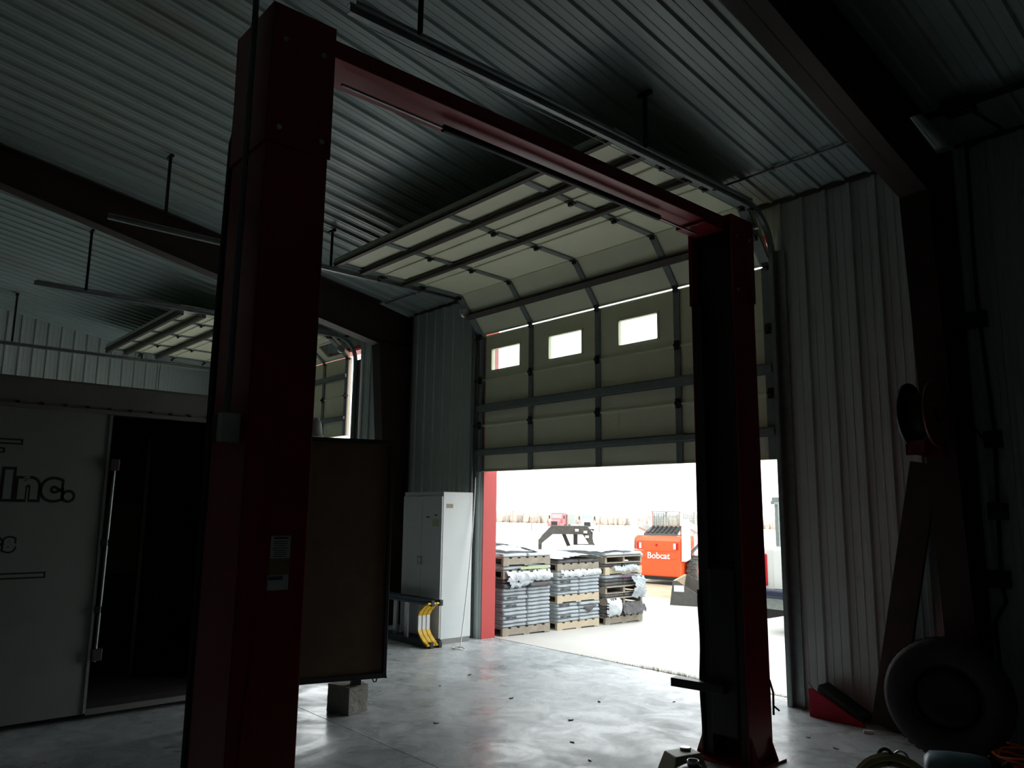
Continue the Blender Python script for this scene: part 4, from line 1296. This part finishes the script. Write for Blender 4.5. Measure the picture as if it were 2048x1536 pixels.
PK.location = (-6.07, 10.2, gz(12.0) - .0); PK.rotation_euler = (0, 0, 0)

# gooseneck trailer hitch
GN = thing('gooseneck_trailer', (0, 0, 0), 'dark grey gooseneck trailer hitch standing behind the pallets', 'trailer')
def gn_plate(y):
    m = MB()
    m.prism([(0, y, .86), (.10, y, 1.00), (.30, y, 1.19), (.42, y, 1.21), (1.22, y, 1.21), (1.30, y, 1.14), (1.36, y, .85), (1.62, y, .45), (1.40, y, .45), (1.26, y, .80), (1.10, y, 1.04), (.46, y, 1.05), (.36, y, 1.03), (.12, y, .84), (.06, y, .78), (.0, y, .78)], (0, .03, 0))
    return m.build('neck_plate', M_TYREO, GN)
gn_plate(-.2); gn_plate(.17)
m = MB(); m.box(.30, 1.24, -.2, .2, 1.205, 1.23); m.box(.28, 1.2, -.2, .2, 1.03, 1.05); m.box(0.0, .09, -.08, .08, .66, .90); m.build('coupler', M_TYREO, GN)
m = MB(); m.bar((.62, -.12, 1.06), (.90, -.12, .42), .09, .09, (0, 1, 0)); m.bar((.92, -.12, 1.06), (.92, -.12, .14), .1, .1, (0, 1, 0)); m.bar((.92, -.12, .78), (1.3, -.12, .78), .05, .05, (0, 1, 0)); m.bar((1.30, -.12, 1.1), (1.30, -.12, .42), .09, .09, (0, 1, 0)); m.build('jack_leg', M_BLACKST, GN)
m = MB(); m.box(.82, 1.02, -.25, .0, 0, .14); m.build('jack_pad', M_BLACKST, GN)
m = MB(); m.box(.80, 1.9, -.45, .45, .36, .50); m.build('deck', M_BOARD, GN)
m = MB(); m.box(.75, 1.5, -.4, .3, .50, .64); m.build('tool_tray', M_YEL, GN)
for k, (x, y, z) in enumerate(((.95, -.232, 1.13), (1.16, -.232, 1.09), (1.20, -.232, .98))):
    m = MB(); m.box(x - .045, x + .045, y, y + .003, z - .03, z + .03); m.build('sticker', M_WHITE, GN)
for x in (1.55,):
    for y in (-.57, .57):
        wheel(GN, (x, y, .30), .30, .2, (0, 1 if y > 0 else -1, 0), M_TYREO, M_ALU, 'wheel')
GN.location = (-14.75, 14.05, gz(14.5) - .0); GN.rotation_euler = (0, 0, R(46)); GN.scale = (1.04, 1.04, 1.07)

# far trucks (front faces -y of their own frame)
def far_truck(cabmat, boxy, label):
    T_ = thing('semi_truck' if not boxy else 'box_truck', (0, 0, 0), label, 'truck')
    m = MB(); m.prism([(-1.05, 1.6, .9), (-1.05, 1.6, 2.9), (-1.05, 2.0, 3.0), (-1.05, 3.6, 3.0), (-1.05, 3.6, .9)], (2.1, 0, 0)); cab_ = m.build('cab', cabmat, T_, .08)
    m = MB(); m.prism([(-.8, 0, .55), (-.8, 0, 1.55), (-.8, 1.6, 1.9), (-.8, 1.6, .55)], (1.6, 0, 0)); hd = m.build('hood', cabmat, T_, .08)
    m = MB(); m.box(-.55, .55, -.03, .0, .75, 1.5); m.build('grille', M_BLACKST, hd)
    m = MB(); m.box(-.9, .9, 1.57, 1.6, 2.0, 2.7); m.build('windshield', M_PALEWIN, cab_)
    m = MB(); m.box(-1.2, 1.2, -.15, .1, .35, .62); m.build('bumper', M_ALU, T_)
    for x in (-1.05, 1.05):
        m = MB(); m.box(x - .28, x + .28, .1, 1.5, .5, 1.15); m.build('fender', cabmat, T_, .08)
        wheel(T_, (x, .8, .5), .5, .3, (1 if x > 0 else -1, 0, 0), M_TYREO, M_ALU, 'wheel')
        wheel(T_, (x, 5.6, .5), .5, .5, (1 if x > 0 else -1, 0, 0), M_TYREO, M_ALU, 'wheel')
        m = MB(); m.box(x * 1.28 - .1, x * 1.28 + .1, 1.4, 1.5, 1.9, 2.5); m.build('mirror', M_BLACKST, cab_)
    m = MB(); m.box(-.45, .45, 3.6, 7.0, .6, .85); m.build('chassis', M_BLACKST, T_)
    if boxy:
        m = MB(); m.box(1.3 - 2.5, 1.3, 3.8, 9, .9, 2.7); m.build('cargo_box', M_GALV, T_)
    return T_
a = far_truck(M_WHITE, False, 'small white semi truck parked far off in the field')
a.location = (-72.3, 78.0, gz(78)); a.rotation_euler = (0, 0, R(45)); a.scale = (.78,) * 3
b = far_truck(mat('faded_red_paint', (.75, .16, .17), .5), True, 'small faded red truck parked far off left of the white semi truck')
b.location = (-75.3, 74.7, gz(74.7)); b.rotation_euler = (0, 0, R(28)); b.scale = (.78,) * 3
fp = None
for i, (x, y, lab) in enumerate(((-77.29, 72.35, 'left'), (-74.0, 76.0, 'middle'), (-71.2, 79.2, 'right'))):
    if fp is None:
        m = MB(); m.tube([(0, 0, 0), (0, 0, 1.55)], .07, 8); m.lathe([(0, 0), (.11, 0), (.11, .02), (.03, .06), (0, .06)], Matrix.Translation((0, 0, 1.55)), 10)
        fp = m.build('fence_post', mat('rusty_red_post', (.62, .22, .18), .8)); o = fp
    else:
        o = fp.copy(); COL.objects.link(o)
    o.location = (x * .93, y * .93, gz(y * .93)); 
    tag(o, ('thin red fence post left of the far trucks', 'thin red fence post between the red truck and the white semi truck', 'thin red fence post right of the white semi truck')[i], 'fence post', 'fence posts across the field')

# wooded horizon
m = MB()
random.seed(9)
for k in range(1500):
    ang = R(random.uniform(18, 64))
    d = random.uniform(255, 300)
    x, y = -d * math.sin(ang), d * math.cos(ang)
    z = gz(y) - .6
    hgt = random.uniform(3.0, 6.2) * (.75 + .35 * noise.noise(Vector((ang * 9, 0, 0))))
    w_ = random.uniform(.9, 2.2)
    base = Vector((x, y, z))
    for q in range(3):
        a_ = random.uniform(0, 2 * PI)
        off = Vector((math.cos(a_), math.sin(a_), 0)) * w_ * .6
        m.tube([base + off * .2, base + off * .8 + Vector((0, 0, hgt * .35)), base + off + Vector((0, 0, hgt * .7)), base + off * 1.1 + Vector((0, 0, hgt * random.uniform(.85, 1.1)))], [.25, w_ * .45, w_ * .4, .05], 5)
o = m.build('tree_line', M_TWIG); tag(o, 'hazy line of bare winter trees along the horizon', 'trees', None, 'stuff')
